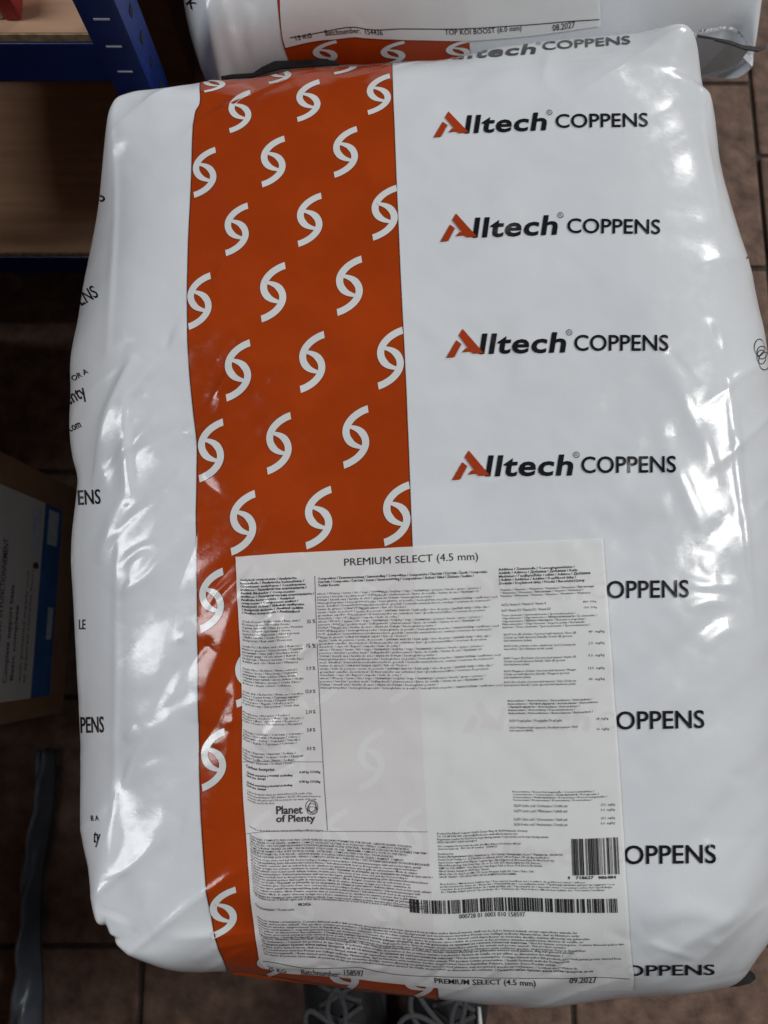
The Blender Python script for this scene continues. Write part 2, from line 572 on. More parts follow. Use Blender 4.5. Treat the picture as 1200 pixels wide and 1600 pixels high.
def text_mesh(body, bold=0.0, shear=0.0, res=3, space=1.0, line=1.0):
    key = (body, bold, shear, res, space, line)
    if key in _tc: return _tc[key]
    cu = bpy.data.curves.new('lettering', 'FONT')
    cu.body = body; cu.size = 1.0; cu.resolution_u = res; cu.offset = bold; cu.shear = shear
    cu.space_character = space; cu.space_line = line; cu.fill_mode = 'FRONT'
    o = bpy.data.objects.new('lettering', cu)
    COL.objects.link(o)
    dg = bpy.context.evaluated_depsgraph_get(); dg.update()
    me = bpy.data.meshes.new_from_object(o.evaluated_get(dg), depsgraph=dg)
    V = np.empty(len(me.vertices) * 3); me.vertices.foreach_get('co', V); V = V.reshape(-1, 3)[:, :2].copy()
    F = [tuple(p.vertices) for p in me.polygons]
    bpy.data.objects.remove(o); bpy.data.curves.remove(cu); bpy.data.meshes.remove(me)
    _tc[key] = (V, F)
    return V, F


def lay(name, sack, V, F, off, mat, parent, maxlen=0.0):
    """V: plan metres"""
    if maxlen:
        bm = arrays_bm(V, F)
        bmesh.ops.remove_doubles(bm, verts=bm.verts[:], dist=1e-7)
        bmesh.ops.triangulate(bm, faces=bm.faces[:])
        refine(bm, maxlen)
        V, F = bm_arrays(bm)
    F = up_facing(V, F)
    return mesh_obj(name, sack.drape(V, off), F, mat, parent, True)


def pieces(V, F):
    """separate connected pieces (letters)"""
    par = list(range(len(V)))
    def root(a):
        while par[a] != a:
            par[a] = par[par[a]]; a = par[a]
        return a
    for f in F:
        for i in f[1:]: par[root(i)] = root(f[0])
    groups = {}
    for f in F: groups.setdefault(root(f[0]), []).append(f)
    for fs in groups.values():
        ids = sorted({i for f in fs for i in f}); mp = {i: k for k, i in enumerate(ids)}
        yield V[ids], [tuple(mp[i] for i in f) for f in fs]


def letters(name, sack, V, F, off, mat, parent, maxlen=6.0):
    bm = arrays_bm(V, F)
    bmesh.ops.remove_doubles(bm, verts=bm.verts[:], dist=1e-4)
    V, F = bm_arrays(bm)
    for v, f in pieces(V, F):
        lay_seen(name, sack, v, f, off, mat, parent, maxlen)


def lay_seen(name, sack, V, F, off, mat, parent, maxlen=6.0):
    """V: outline measured in the photograph; every corner is carried to its place on the skin"""
    if maxlen:
        bm = arrays_bm(V, F)
        bmesh.ops.remove_doubles(bm, verts=bm.verts[:], dist=1e-4)
        bmesh.ops.triangulate(bm, faces=bm.faces[:])
        refine(bm, maxlen)
        V, F = bm_arrays(bm)
    P = sack.find(V[:, 0], V[:, 1])
    ok = sack.ok
    F = [f for f in F if all(ok[i] for i in f)]
    if not F:
        return None
    if not all(ok):                # the rest turns out of sight over the edge: keep the main piece
        P, F = max(pieces(P, F), key=lambda k: len(k[1]))
    return mesh_obj(name, sack.drape(P, off), up_facing(P, F), mat, parent, True)


def fit(V, x0, x1, O, U, Vv, cap=CAP):
    """lettering coordinates -> plan: width x0..x1 along U, cap height along Vv"""
    O, U, Vv = [np.asarray(k, float) for k in (O, U, Vv)]
    return O + ((V[:, 0] - x0) / (x1 - x0))[:, None] * U + (V[:, 1] / cap)[:, None] * Vv


def word(name, sack, body, p0, p1, cap_px, mat, parent, off=0.0006, bold=0.0, shear=0.0, res=3, maxlen=6.0, lean=0.0, space=1.0):
    """one line of lettering from p0 to p1 (measured base line), cap_px tall"""
    V, F = text_mesh(body, bold, shear, res, space)
    p0, p1 = np.array(p0, float), np.array(p1, float)
    d = (p1 - p0) / np.linalg.norm(p1 - p0)
    n = np.array([d[1], -d[0]]) * cap_px + d * lean * cap_px
    return letters(name, sack, fit(V, V[:, 0].min(), V[:, 0].max(), p0, p1 - p0, n), F, off, mat, parent, maxlen)


def stroke(P, w, end_dirs=(None, None)):
    """ribbon of half-widths w along P -> V, F"""
    P = np.asarray(P, float)
    n = len(P)
    t = np.gradient(P, axis=0); t /= np.linalg.norm(t, axis=1)[:, None]
    nn = np.stack([-t[:, 1], t[:, 0]], 1)
    if end_dirs[0] is not None: nn[0] = end_dirs[0]
    if end_dirs[1] is not None: nn[-1] = end_dirs[1]
    w = np.asarray(w, float) * np.ones(n)
    V = np.vstack([P + nn * w[:, None], P - nn * w[:, None]])
    F = [(i, i + 1, n + i + 1, n + i) for i in range(n - 1)]
    return V, F


SW_ARC = smooth_curve([(0.40, 0.90), (0.20, 0.83), (-0.05, 0.68), (-0.24, 0.47), (-0.32, 0.24), (-0.28, 0.0), (-0.12, -0.21), (0.12, -0.33), (0.30, -0.36)], 26)


def swirl_shape(grow=0.0):
    arc = SW_ARC[1:] if grow else SW_ARC
    w = np.full(len(arc), 0.118)
    w[-8:] *= np.linspace(1, 0.35, 8)
    e = np.array([0.0, 1.0])
    V1, F1 = stroke(arc, w + grow, (np.array([0.15, -1.0]), None))
    V2 = -V1
    n = len(arc)
    out = np.vstack([V1, V2]); F = F1 + [tuple(i + len(V1) for i in f) for f in F1]
    # the tail of each crescent runs into the other one
    remap = {}
    for base, other in ((0, V2), (len(V1), V1)):
        for t in (n - 1, 2 * n - 1):
            k = int(np.argmin(np.linalg.norm(other - out[base + t], axis=1)))
            if base == 0 or t == n - 1:
                remap[base + t] = (len(V1) if base == 0 else 0) + k
    F = [tuple(dict.fromkeys(remap.get(i, i) for i in f)) for f in F]
    return out, [f for f in F if len(f) > 2]


def swirl(sack, band, c, h, w, slant=0.0, off=0.0005, rim=True):
    """pair of interlocked crescents, h px tall, w px wide, at c"""
    for grow, o, m, nm in ((0.0, off, M['swirl'], 'swirl'), (0.014, off - 0.0002, M['rim'], 'swirl_rim')):
        if nm == 'swirl_rim' and not rim: continue
        V, F = swirl_shape(grow)
        P = np.stack([c[0] + V[:, 0] / 0.43 * w * 0.5, c[1] - V[:, 1] * h * 0.5 - V[:, 0] / 0.43 * w * 0.035], 1)
        lay_seen(nm, sack, P, F, o, m, band, 0)


def brand(sack, bag, A, h, C, S, cap, tall):
    """the mark on the film: red A, heavy slanted lettering, plain capitals"""
    A, h, C, S = [np.array(k, float) for k in (A, h, C, S)]
    d = (h - A); Lp = np.linalg.norm(d); d = d / Lp
    O, U, W = A, h - A, np.array([d[1], -d[0]]) * tall
    # local units: 533 wide (A foot to last letter), 95 tall
    q = lambda pts: np.array([(O + U * (x / 533.0) + W * (y / 95.0)) for x, y in pts])
    mark = thing_part('brand_mark', bag, sack.find(*(0.5 * (A + h)))[0], sack)
    for pts in ([(0, 2), (49, 76), (70, 58), (36, 3)], [(60, 96), (79, 124), (166, 14), (118, 14), (107, 24), (70, 22), (90, 40), (99, 38)]):
        V, F = bm_arrays(poly_tris([q(pts)]))
        lay_seen('letter_a', sack, V, F, 0.0007, M['red'], mark)
    V, F = text_mesh('lltech', 0.024, 0.16, 3, 1.07)
    x0, x1 = V[:, 0].min(), V[:, 0].max()
    s_ = (V[:, 0] - x0) / (x1 - x0)
    P = O + (s_ * (533 - 146) / 533 + 146 / 533)[:, None] * U + (V[:, 1] / 0.76 * 0.98 + 0.14 * (1 - s_))[:, None] * W
    letters('letter', sack, P, F, 0.00055, M['black'], mark)
    ang = np.linspace(0, 2 * np.pi, 20)
    cx, cy, rr = 549.0, 84.0, 12.0
    V, F = stroke(np.stack([cx + rr * np.cos(ang), cy + rr * np.sin(ang)], 1), 1.3)
    V2, F2 = text_mesh('R', 0.0, 0, 2)
    V2 = np.stack([cx - 5 + V2[:, 0] * 16, cy - 6 + V2[:, 1] * 17], 1)
    Va = np.vstack([V, V2]); Fa = F + [tuple(i + len(V) for i in f) for f in F2]
    o = lay_seen('registered_sign', sack, q(Va), Fa, 0.0006, M['black'], mark, 0)
    if o: o['kind'] = 'stuff'
    word('letter', sack, 'COPPENS', C, S, cap, M['black'], mark, 0.0006, 0.012, 0.0, 4)
    return mark


def thing_part(name, parent, O, sack):
    o = bpy.data.objects.new(name, None)
    COL.objects.link(o)
    o.empty_display_size = 0.02
    p = sack.drape(np.array([O]), 0.0)[0]
    o.location = Vector(p)
    o.parent = parent
    from mathutils import Matrix
    m = Vector(parent.location)
    o.matrix_parent_inverse = Matrix.Translation(-m)
    PARTLOC[o.name] = Vector(p)
    return o


PARTLOC = {}


def adopt(o, parent):
    from mathutils import Matrix
    if parent is None: return
    o.parent = parent
    w = PARTLOC.get(parent.name, Vector(parent.location))
    o.matrix_parent_inverse = Matrix.Translation(-w)


def folds(z, L):
    out = []
    for pts, amp, wp, wn in L:
        P = pl(pts, z)
        out.append((smooth_curve(P, 14) if len(P) > 2 else P, amp, wp, wn))
    return out


# ================================================================== the big bag
ZE, ZT, ZB = 0.425, 0.527, 0.352
left = pl([(183, 156), (172, 200), (162, 260), (152, 320), (142, 380), (134, 440), (127, 500), (120, 560), (113, 620), (112, 665), (116, 710), (124, 745), (122, 775), (120, 860), (124, 950), (127, 1020), (130, 1080), (133, 1150), (142, 1270), (155, 1350), (166, 1420), (176, 1449)], [0.517, 0.510, 0.500, 0.490, 0.482, 0.476, 0.472] + [0.468] * 12 + [0.485, 0.50, 0.515], np.array([-0.005, -0.009] + [-0.012] * 6 + [-0.008] * 5 + [-0.011] * 6 + [-0.008, -0.004, -0.003]))
right = pl([(1112, 40), (1116, 118), (1132, 170), (1153, 300), (1172, 400), (1192, 480), (1212, 600), (1226, 800), (1231, 1000), (1230, 1200), (1228, 1320), (1238, 1430), (1232, 1522)], [0.517, 0.502, 0.49, 0.48] + [0.47] * 8 + [0.49], 0.007)
bottom = pl([(176, 1449), (200, 1466), (240, 1487), (300, 1505), (365, 1520), (440, 1535), (520, 1549), (600, 1560), (690, 1570), (780, 1579), (850, 1583), (900, 1577), (960, 1568), (1030, 1562), (1100, 1558), (1160, 1548), (1232, 1522)], [0.515, 0.505, 0.49] + [0.469] * 13 + [0.49], 0, -0.005)
top = pl([(183, 156), (225, 145), (300, 130), (345, 121), (430, 105), (525, 96), (612, 90), (700, 83), (800, 62), (925, 46), (1000, 40), (1082, 35), (1112, 38)], [0.512, 0.51, 0.50, 0.495] + [0.492] * 6 + [0.50, 0.51, 0.515], 0, np.array([0.002, 0.006, 0.012, 0.016] + [0.018] * 6 + [0.015, 0.011, 0.006]))
FOLDS = folds(0.52, [
    # left gusset crease and the fold that overlaps it
    ([(178, 170), (176, 300), (172, 450), (164, 560)], 0.0012, 0.003, 0.004),
    ([(215, 560), (190, 600), (165, 650), (150, 700), (135, 760)], 0.0050, 0.011, 0.0035),
    ([(248, 560), (225, 600), (200, 635), (196, 700), (205, 790)], 0.0034, 0.004, 0.007),
    ([(300, 520), (262, 560), (235, 600)], 0.0016, 0.006, 0.005),
    ([(184, 775), (186, 850), (180, 950), (176, 1100), (172, 1300)], 0.0008, 0.003, 0.003),
    ([(150, 880), (182, 800), (205, 780)], 0.0022, 0.007, 0.004),
    ([(180, 930), (225, 860), (300, 720)], 0.0020, 0.012, 0.009),
    ([(185, 970), (240, 900), (330, 800)], 0.0016, 0.009, 0.008),
    ([(300, 490), (400, 440), (520, 400)], 0.0010, 0.012, 0.012),
    ([(290, 560), (380, 510), (500, 470)], 0.0017, 0.012, 0.010),
    ([(300, 690), (345, 640), (352, 610), (400, 560)], 0.0032, 0.008, 0.006),
    ([(330, 760), (395, 690), (450, 640), (520, 580)], 0.0028, 0.010, 0.012),
    ([(300, 905), (400, 830), (470, 770)], 0.0014, 0.012, 0.010),
    ([(330, 1010), (385, 930), (470, 860)], 0.0026, 0.010, 0.010),
    ([(315, 1130), (345, 1030), (390, 960)], 0.0028, 0.010, 0.008),
    ([(330, 1290), (365, 1150), (372, 1040)], 0.0028, 0.008, 0.006),
    ([(420, 900), (440, 1000), (455, 1090)], 0.0032, 0.006, 0.008),
    ([(400, 1010), (450, 960), (490, 940)], 0.0018, 0.005, 0.006),
    ([(410, 1170), (440, 1130), (480, 1100)], 0.0020, 0.006, 0.006),
    ([(322, 1400), (380, 1390), (430, 1400), (520, 1380)], 0.0014, 0.007, 0.008),
    ([(190, 1420), (220, 1350), (270, 1270)], 0.0022, 0.010, 0.008),
    ([(186, 1430), (200, 1395), (192, 1360)], -0.0022, 0.010, 0.008),
    ([(240, 1450), (330, 1400), (390, 1330)], 0.0012, 0.010, 0.010),
    ([(400, 1500), (500, 1470), (600, 1480)], -0.0012, 0.008, 0.010),
    ([(530, 1540), (545, 1510), (540, 1480)], 0.0015, 0.006, 0.006),
    # right hand side
    ([(1106, 60), (1114, 120), (1128, 220), (1140, 330)], 0.0010, 0.004, 0.003),
    ([(1135, 560), (1150, 700), (1172, 850), (1190, 980)], 0.0016, 0.003, 0.003),
    ([(1152, 620), (1162, 720), (1180, 860)], 0.0012, 0.002, 0.003),
    ([(1035, 560), (1065, 620), (1100, 700), (1120, 770)], 0.0016, 0.006, 0.009),
    ([(1025, 670), (1060, 750), (1110, 860)], 0.0016, 0.006, 0.008),
    ([(1060, 905), (1100, 915), (1160, 912)], 0.0013, 0.004, 0.005),
    ([(1065, 950), (1110, 940), (1150, 945)], 0.0011, 0.004, 0.004),
    ([(1090, 1010), (1130, 985), (1170, 990)], 0.0008, 0.005, 0.005),
    ([(1000, 1440), (1060, 1420), (1150, 1440)], 0.0015, 0.007, 0.006),
    ([(1050, 1480), (1100, 1455), (1180, 1420)], 0.0016, 0.006, 0.006),
    ([(950, 1560), (1000, 1520), (1080, 1470)], 0.0010, 0.008, 0.008),
    ([(790, 1575), (880, 1540), (960, 1530)], 0.0014, 0.008, 0.008),
    ([(780, 110), (900, 92), (1080, 76)], 0.0012, 0.008, 0.006),
    ([(230, 170), (280, 160), (330, 172)], 0.0012, 0.007, 0.007),
])
rf = random.Random(21)
small = []
for k in range(70):                                # short creases where the film is slack
    zone = rf.choice('llllbbrcc')
    if zone == 'l': cx, cy, an = rf.uniform(175, 300), rf.uniform(520, 1420), rf.uniform(0.5, 1.3)
    elif zone == 'b': cx, cy, an = rf.uniform(240, 1120), rf.uniform(1440, 1530), rf.uniform(-0.4, 0.9)
    elif zone == 'r': cx, cy, an = rf.uniform(1040, 1180), rf.uniform(480, 1420), rf.uniform(1.7, 2.4)
    else: cx, cy, an = rf.uniform(310, 480), rf.uniform(430, 1250), rf.uniform(0.4, 1.2)
    ln = rf.uniform(14, 55); dx, dy = ln * math.cos(an), -ln * math.sin(an); bow = rf.uniform(-6, 6)
    w1 = rf.uniform(0.0022, 0.0045)
    small.append(([(cx - dx, cy - dy), (cx + bow, cy + bow), (cx + dx, cy + dy)], rf.uniform(0.0004, 0.0012) * rf.choice((1, 1, -1)), w1, w1 * rf.uniform(0.5, 1.6)))
FOLDS += folds(0.52, small)
BAG = Sack(left, right, bottom, top, ZE, ZT, ZB, (0.095, 0.125, 0.105, 0.115), FOLDS, 3, corner=(0.12, 0.11, 0.10, 0.05), tight=(0.10, 0.08, 0.2, 0.6))
bag = thing('feed_bag', (0.0, 0.05, ZB), 'large white plastic feed bag with orange swirl band and PREMIUM SELECT label, lying in front', 'bag', 'plastic feed bags')
film = BAG.skin('film', bag, M['film'])


def ribbon_grid(sack, eL, eR, nu, nv):
    """grid between two measured edges (top to bottom), plan metres"""
    L, Rr = smooth_curve(sack.find(*np.array(eL, float).T), nv), smooth_curve(sack.find(*np.array(eR, float).T), nv)
    t = np.linspace(0, 1, nu)[None, :, None]
    P = L[:, None] * (1 - t) + Rr[:, None] * t
    return P.reshape(-1, 2), grid_faces(nv, nu)


bandL = [(326, 126), (313, 145), (305, 180), (300, 260), (297, 330), (294, 400), (293, 480), (295, 560), (301, 630), (307, 680), (308, 740), (307, 800), (308, 900), (309, 1000), (310, 1100), (312, 1200), (316, 1300), (322, 1380), (332, 1440), (343, 1485), (354, 1512), (362, 1522)]
bandR = [(612, 92), (613, 120), (616, 200), (619, 280), (622, 350), (625, 420), (628, 480), (632, 560), (636, 650), (640, 750), (644, 855), (648, 940), (652, 1020), (656, 1100), (660, 1180), (664, 1250), (668, 1320), (673, 1400), (678, 1470), (681, 1510), (683, 1545), (684, 1562)]
P, F = ribbon_grid(BAG, bandL, bandR, 150, 620)
band = mesh_obj('printed_band', BAG.drape(P, 0.0002), up_facing(P, F), M['orange'], bag)
for e, w in ((bandL, 0.00035), (bandR, 0.0003)):
    c = smooth_curve(BAG.find(*np.array(e, float).T), 500)
    V, F = stroke(c, w)
    lay('band_edge', BAG, V, F, 0.00035, M['rim'], band)

SWIRLS = [((335, 131), 26, 34), ((437, 116), 30, 36), ((540, 101), 30, 38), ((375, 175), 64, 35), ((482, 158), 63, 37), ((592, 148), 61, 37),
          ((320, 270), 76, 36), ((427, 253), 77, 38), ((540, 238), 77, 38), ((370, 359), 80, 37), ((484, 344), 81, 39), ((601, 333), 83, 40),
          ((312, 471), 86, 37), ((427, 457), 90, 40), ((546, 447), 90, 41), ((372, 579), 93, 40), ((488, 566), 93, 40), ((610, 560), 94, 41),
          ((330, 704), 96, 40), ((436, 693), 94, 39), ((556, 683), 95, 41), ((380, 817), 98, 40), ((498, 809), 95, 42), ((620, 803), 97, 42),
          ((331, 938), 98, 38), ((388, 1055), 97, 40), ((334, 1187), 95, 38), ((406, 1312), 92, 38), ((349, 1426), 78, 42),
          ((452, 940), 97, 40), ((575, 930), 97, 41), ((512, 1052), 97, 41), ((628, 1050), 97, 41), ((458, 1185), 97, 40), ((580, 1187), 97, 42),
          ((525, 1310), 92, 40), ((640, 1308), 92, 40), ((470, 1420), 78, 42), ((600, 1425), 78, 42),
          ((424, 1506), 42, 44), ((538, 1526), 58, 46), ((655, 1538), 44, 44)]
for c, h, w in SWIRLS:
    swirl(BAG, band, c, h, w)

BRANDS = [((672, 99), (838, 84), (848, 79), (985, 69), 13, 17),
          ((677, 216), (855, 203), (868, 200), (1012, 198), 22, 30), ((688, 379), (872, 366), (886, 364), (1031, 366), 23.5, 33),
          ((697, 560), (885, 550), (897, 548), (1044, 548), 25.5, 34), ((706, 751), (896, 742), (908, 739), (1056, 738), 26.5, 35),
          ((716, 943), (912, 936), (922, 935), (1076, 933), 28, 36), ((722, 1146), (922, 1141), (935, 1140), (1100, 1137), 29, 38),
          ((726, 1356), (932, 1351), (946, 1350), (1118, 1348), 30, 39), ((735, 1532), (934, 1526), (947, 1524), (1116, 1522), 17, 24)]
for b in BRANDS:
    brand(BAG, bag, *b)

# text on the left gusset (only the ends of the words come round to the top)
for body, p0, p1, cap in (('NS', (143, 325), (166, 312), 19), ('ENS', (128, 478), (155, 463), 21), ('OR A', (115, 596), (139, 583), 9), ('enty', (107, 634), (137, 618), 22),
                          ('.com', (108, 676), (128, 667), 13), ('ENS', (123, 789), (158, 787), 24), ('LE', (124, 983), (134, 983), 16), ('PENS', (127, 1145), (163, 1144), 26),
                          ('R A', (143, 1283), (155, 1282), 9), ('ty', (146, 1316), (156, 1317), 22)):
    word('side_letter', BAG, body, p0, p1, cap, M['black'], bag, 0.0005, 0.010, 0.0, 3, 4.0)
# marks on the right gusset
for pts in ([(1137, 228), (1142, 247), (1138, 246)], [(1166, 405), (1172, 402), (1169, 384)], [(1170, 372), (1182, 412), (1175, 404)]):
    V, F = bm_arrays(poly_tris([np.array(pts, float)]))
    lay_seen('side_mark', BAG, V, F, 0.0005, M['red'], bag, 5.0)
rings = []
for cx, cy, rx, ry in ((1186, 543, 8, 13), (1190, 551, 8, 10), (1189, 558, 7, 11), (1194, 564, 9, 14)):
    a = np.linspace(0, 2 * np.pi, 30)
    c = BAG.find(cx + rx * np.cos(a), cy + ry * np.sin(a))
    V, F = stroke(c, 0.0003)
    rings.append((V, F))
Va, Fa = np.zeros((0, 2)), []
for V, F in rings:
    Fa += [tuple(i + len(Va) for i in f) for f in F]; Va = np.vstack([Va, V])
tag(lay('ring_emblem', BAG, Va, Fa, 0.0005, M['black'], bag), kind='stuff')

# ------------------------------------------------------------------ label
LT = [(368, 870), (500, 862), (650, 854), (800, 848), (942, 842)]
LB = [(406, 1502), (418, 1512), (440, 1518), (520, 1524), (620, 1535), (700, 1543), (800, 1546), (900, 1546), (988, 1545)]
LL = [(368, 870), (372, 950), (376, 1020), (378, 1100), (378, 1180), (381, 1260), (387, 1340), (394, 1420), (401, 1475), (406, 1502)]
LR = [(942, 842), (948, 930), (955, 1020), (961, 1110), (967, 1200), (973, 1290), (979, 1390), (984, 1470), (988, 1545)]


class Patch:
    def __init__(s, sack, T, B, L, Rr):
        f = lambda c: smooth_curve(sack.find(*np.array(c, float).T), 200)
        s.T, s.B, s.L, s.R, s.sack = f(T), f(B), f(L), f(Rr), sack

    def __call__(s, a, b):
        """a across, b down, 0..1"""
        a, b = np.asarray(a, float), np.asarray(b, float)
        pk = lambda c, t: np.stack([np.interp(t, np.linspace(0, 1, 200), c[:, k]) for k in (0, 1)], -1)
        A, Bb = a[..., None], b[..., None]
        return (1 - A) * pk(s.L, b) + A * pk(s.R, b) + (1 - Bb) * pk(s.T, a) + Bb * pk(s.B, a) - ((1 - A) * (1 - Bb) * s.T[0] + A * (1 - Bb) * s.T[-1] + (1 - A) * Bb * s.B[0] + A * Bb * s.B[-1])

    def inv(s, px, py):
        tgt = s.sack.find(px, py)
        a, b = np.full(len(tgt), 0.5), np.full(len(tgt), 0.5)
        h = 1e-3
        for _ in range(25):
            p = s(a, b); ja = (s(a + h, b) - s(a - h, b)) / (2 * h); jb = (s(a, b + h) - s(a, b - h)) / (2 * h)
            e = tgt - p
            det = ja[:, 0] * jb[:, 1] - ja[:, 1] * jb[:, 0]
            a = np.clip(a + 0.8 * (e[:, 0] * jb[:, 1] - e[:, 1] * jb[:, 0]) / det, 0.002, 0.998)
            b = np.clip(b + 0.8 * (ja[:, 0] * e[:, 1] - ja[:, 1] * e[:, 0]) / det, 0.002, 0.998)
        return a, b


LAB = Patch(BAG, LT, LB, LL, LR)
na, nb = 300, 360
A_, B_ = np.meshgrid(np.linspace(0, 1, na), np.linspace(0, 1, nb))
P = LAB(A_.ravel(), B_.ravel())
label = mesh_obj('label', BAG.drape(P, 0.0009), up_facing(P, grid_faces(nb, na)), M['label'], bag)
LOFF = 0.00115


def block(name, body, tl, br, bold=0.0, res=1, natural=False, mat='toner', line=1.0, parent=None):
    """paragraph fitted between two measured corners of the label"""
    V, F = text_mesh(body, bold, 0, res, 1.0, line)
    a, b = LAB.inv([tl[0], tl[0]], [tl[1], br[1]])
    a[0] = a.mean()
    a1, _ = LAB.inv([br[0]], [0.5 * (tl[1] + br[1])])
    a[1] = a1[0]
    x0, x1, y0, y1 = V[:, 0].min(), V[:, 0].max(), V[:, 1].min(), V[:, 1].max()
    pa = a[0] + (V[:, 0] - x0) / (x1 - x0) * (a[1] - a[0])
    pb = b[0] + (y1 - V[:, 1]) / (y1 - y0) * (b[1] - b[0])
    P = LAB(pa, pb)
    return tag(lay(name, BAG, P, F, LOFF, M[mat], parent or label), kind='stuff')


def para(words, width):
    out, cur = [], ''
    for w in words:
        if len(cur) + len(w) + 1 > width: out.append(cur); cur = w
        else: cur = (cur + ' ' + w) if cur else w
    return out + [cur]


def wrap(words, width, lines):
    out, cur, i = [], '', 0
    while len(out) < lines:
        w = words[i % len(words)]; i += 1
        if len(cur) + len(w) + 1 > width:
            out.append(cur); cur = w
        else:
            cur = (cur + ' ' + w) if cur else w
    return '\n'.join(out)


block('title', 'PREMIUM SELECT (4.5 mm)', (538, 873), (747, 888), 0.0, 3)
ANALYT = 'Analytical components / Analytische Bestandteile / Analytische bestanddelen / Constituants analytiques / Constituyentes analíticos / Аналитични компоненти / Analitik Bileşenler / Componentes analíticos / Аналитические компоненты / Analitske komponente / Analytical components / Componenti analitici / Analytické složení / Składniki analityczne / Analytické zloženie / Analitinė sudėtis / Analīzes komponenti / Analüütilised koostisosad'.split()
block('text_block', wrap(ANALYT, 42, 11), (377, 905), (491, 960), 0.022, 1)
NUT = [('Crude Protein / Rohprotein / Ruw eiwit / Protéines brutes / Proteína bruta / Суров протеин / Ham protein / Proteína bruta / Сырой протеин / Sirove bjelančevine / Råprotein / Hrubý protein / Białko surowe', '32 %', 969, 1002, 7),
       ('Crude Fat / Rohfett und -öle / Ruw vet / Matières grasses / Grasa bruta / Сурови мазнини / Ham yağ / Gordura bruta / Сырой жир / Sirove masti / Råfedt / Hrubý tuk / Tłuszcz surowy', '15 %', 1007, 1034, 6),
       ('Crude Fibre / Rohfaser / Ruwe celstof / Cellulose brute / Fibra bruta / Сурови влакнини / Ham selüloz / Fibra bruta / Сырая клетчатка / Sirova vlakna / Hrubá vláknina / Włókno surowe', '1.9 %', 1042, 1068, 6),
       ('Crude Ash / Rohasche / Ruwe as / Cendres brutes / Ceniza bruta / Сурова пепел / Ham kül / Cinza bruta / Сырая зола / Sirovi pepeo / Råaske / Hrubý popel / Popiół surowy / Žali pelenai', '12.0 %', 1078, 1100, 5),
       ('Phosphorus / Phosphor / Fosfor / Phosphore / Fósforo / Фосфор / Fosfor / Fósforo / Фосфор / Fosfor / Fosforo / Fosfor / Fosfors', '2.10 %', 1110, 1127, 4),
       ('Calcium / Calcium / Calcium / Calcium / Calcio / Калций / Kalsiyum / Cálcio / Кальций / Kalcij / Calcium / Vápník / Wapń / Kalcis', '3.8 %', 1138, 1156, 4),
       ('Sodium / Natrium / Natrium / Sodium / Sodio / Натрий / Sodyum / Sódio / Натрий / Natrij / Sodík / Sód / Natris', '0.3 %', 1167, 1185, 4)]
for i, (body, pct, y0, y1, n) in enumerate(NUT):
    block('text_block', wrap((body + ' /').split(), 40, n), (379, y0), (474, y1), 0.0, 1)
    block('percentage', pct, (480 if len(pct) < 6 else 478, y0 - 1), (493, y0 + 5), 0.01, 1)
block('text_block', 'Carbon footprint', (385, 1193), (429, 1199), 0.015, 2)
block('text_block', 'Global warming potential excluding\nland use change', (386, 1204), (457, 1213), 0.022, 1)
block('text_block', 'Global warming potential including\nland use change', (386, 1219), (457, 1228), 0.022, 1)
block('percentage', '0.68 kg CO2/kg', (468, 1204), (501, 1209), 0.022, 1)
block('percentage', '0.78 kg CO2/kg', (468, 1219), (501, 1224), 0.022, 1)
block('text_block', 'Carbon footprint values are derived from LCA results of the\nEnvironmental Impact GFLI database / ReCiPe EF3 method based on\neconomic allocation and LCA accounts for the values of the raw\nmaterials used in the feed', (387, 1233), (501, 1249), 0.0, 1)
block('emblem_lettering', 'Planet', (432, 1259), (473, 1272), 0.02, 3)
block('emblem_lettering', 'of Plenty', (432, 1273), (493, 1288), 0.02, 3)
block('text_block', 'Scan the code to find out more about sustainability at Alltech Coppens', (390, 1288), (505, 1292), 0.0, 1)
Va, Fa = np.zeros((0, 2)), []
for cx, cy, rx, ry in ((486, 1259, 8, 9), (488, 1262, 7, 7), (488, 1266, 8, 6), (490, 1261, 7, 10)):
    a = np.linspace(0, 2 * np.pi, 26)
    V, F = stroke(BAG.find(cx + rx * np.cos(a), cy + ry * np.sin(a)), 0.00016)
    Fa += [tuple(i + len(Va) for i in f) for f in F]; Va = np.vstack([Va, V])
tag(lay('ring_emblem', BAG, Va, Fa, LOFF, M['toner'], label), kind='stuff')
COMP_H = 'Composition / Zusammensetzung / Samenstelling / Composition / Composición / Състав / Состав / İçerik / Composição\nСостав / Compositie / Састав / Sestav / Sammensætning / Composizione / Složení / Skład / Zloženie / Sudėtis /\nTerkibi Koostis'
block('text_block', COMP_H, (497, 901), (762, 917), 0.018, 1)
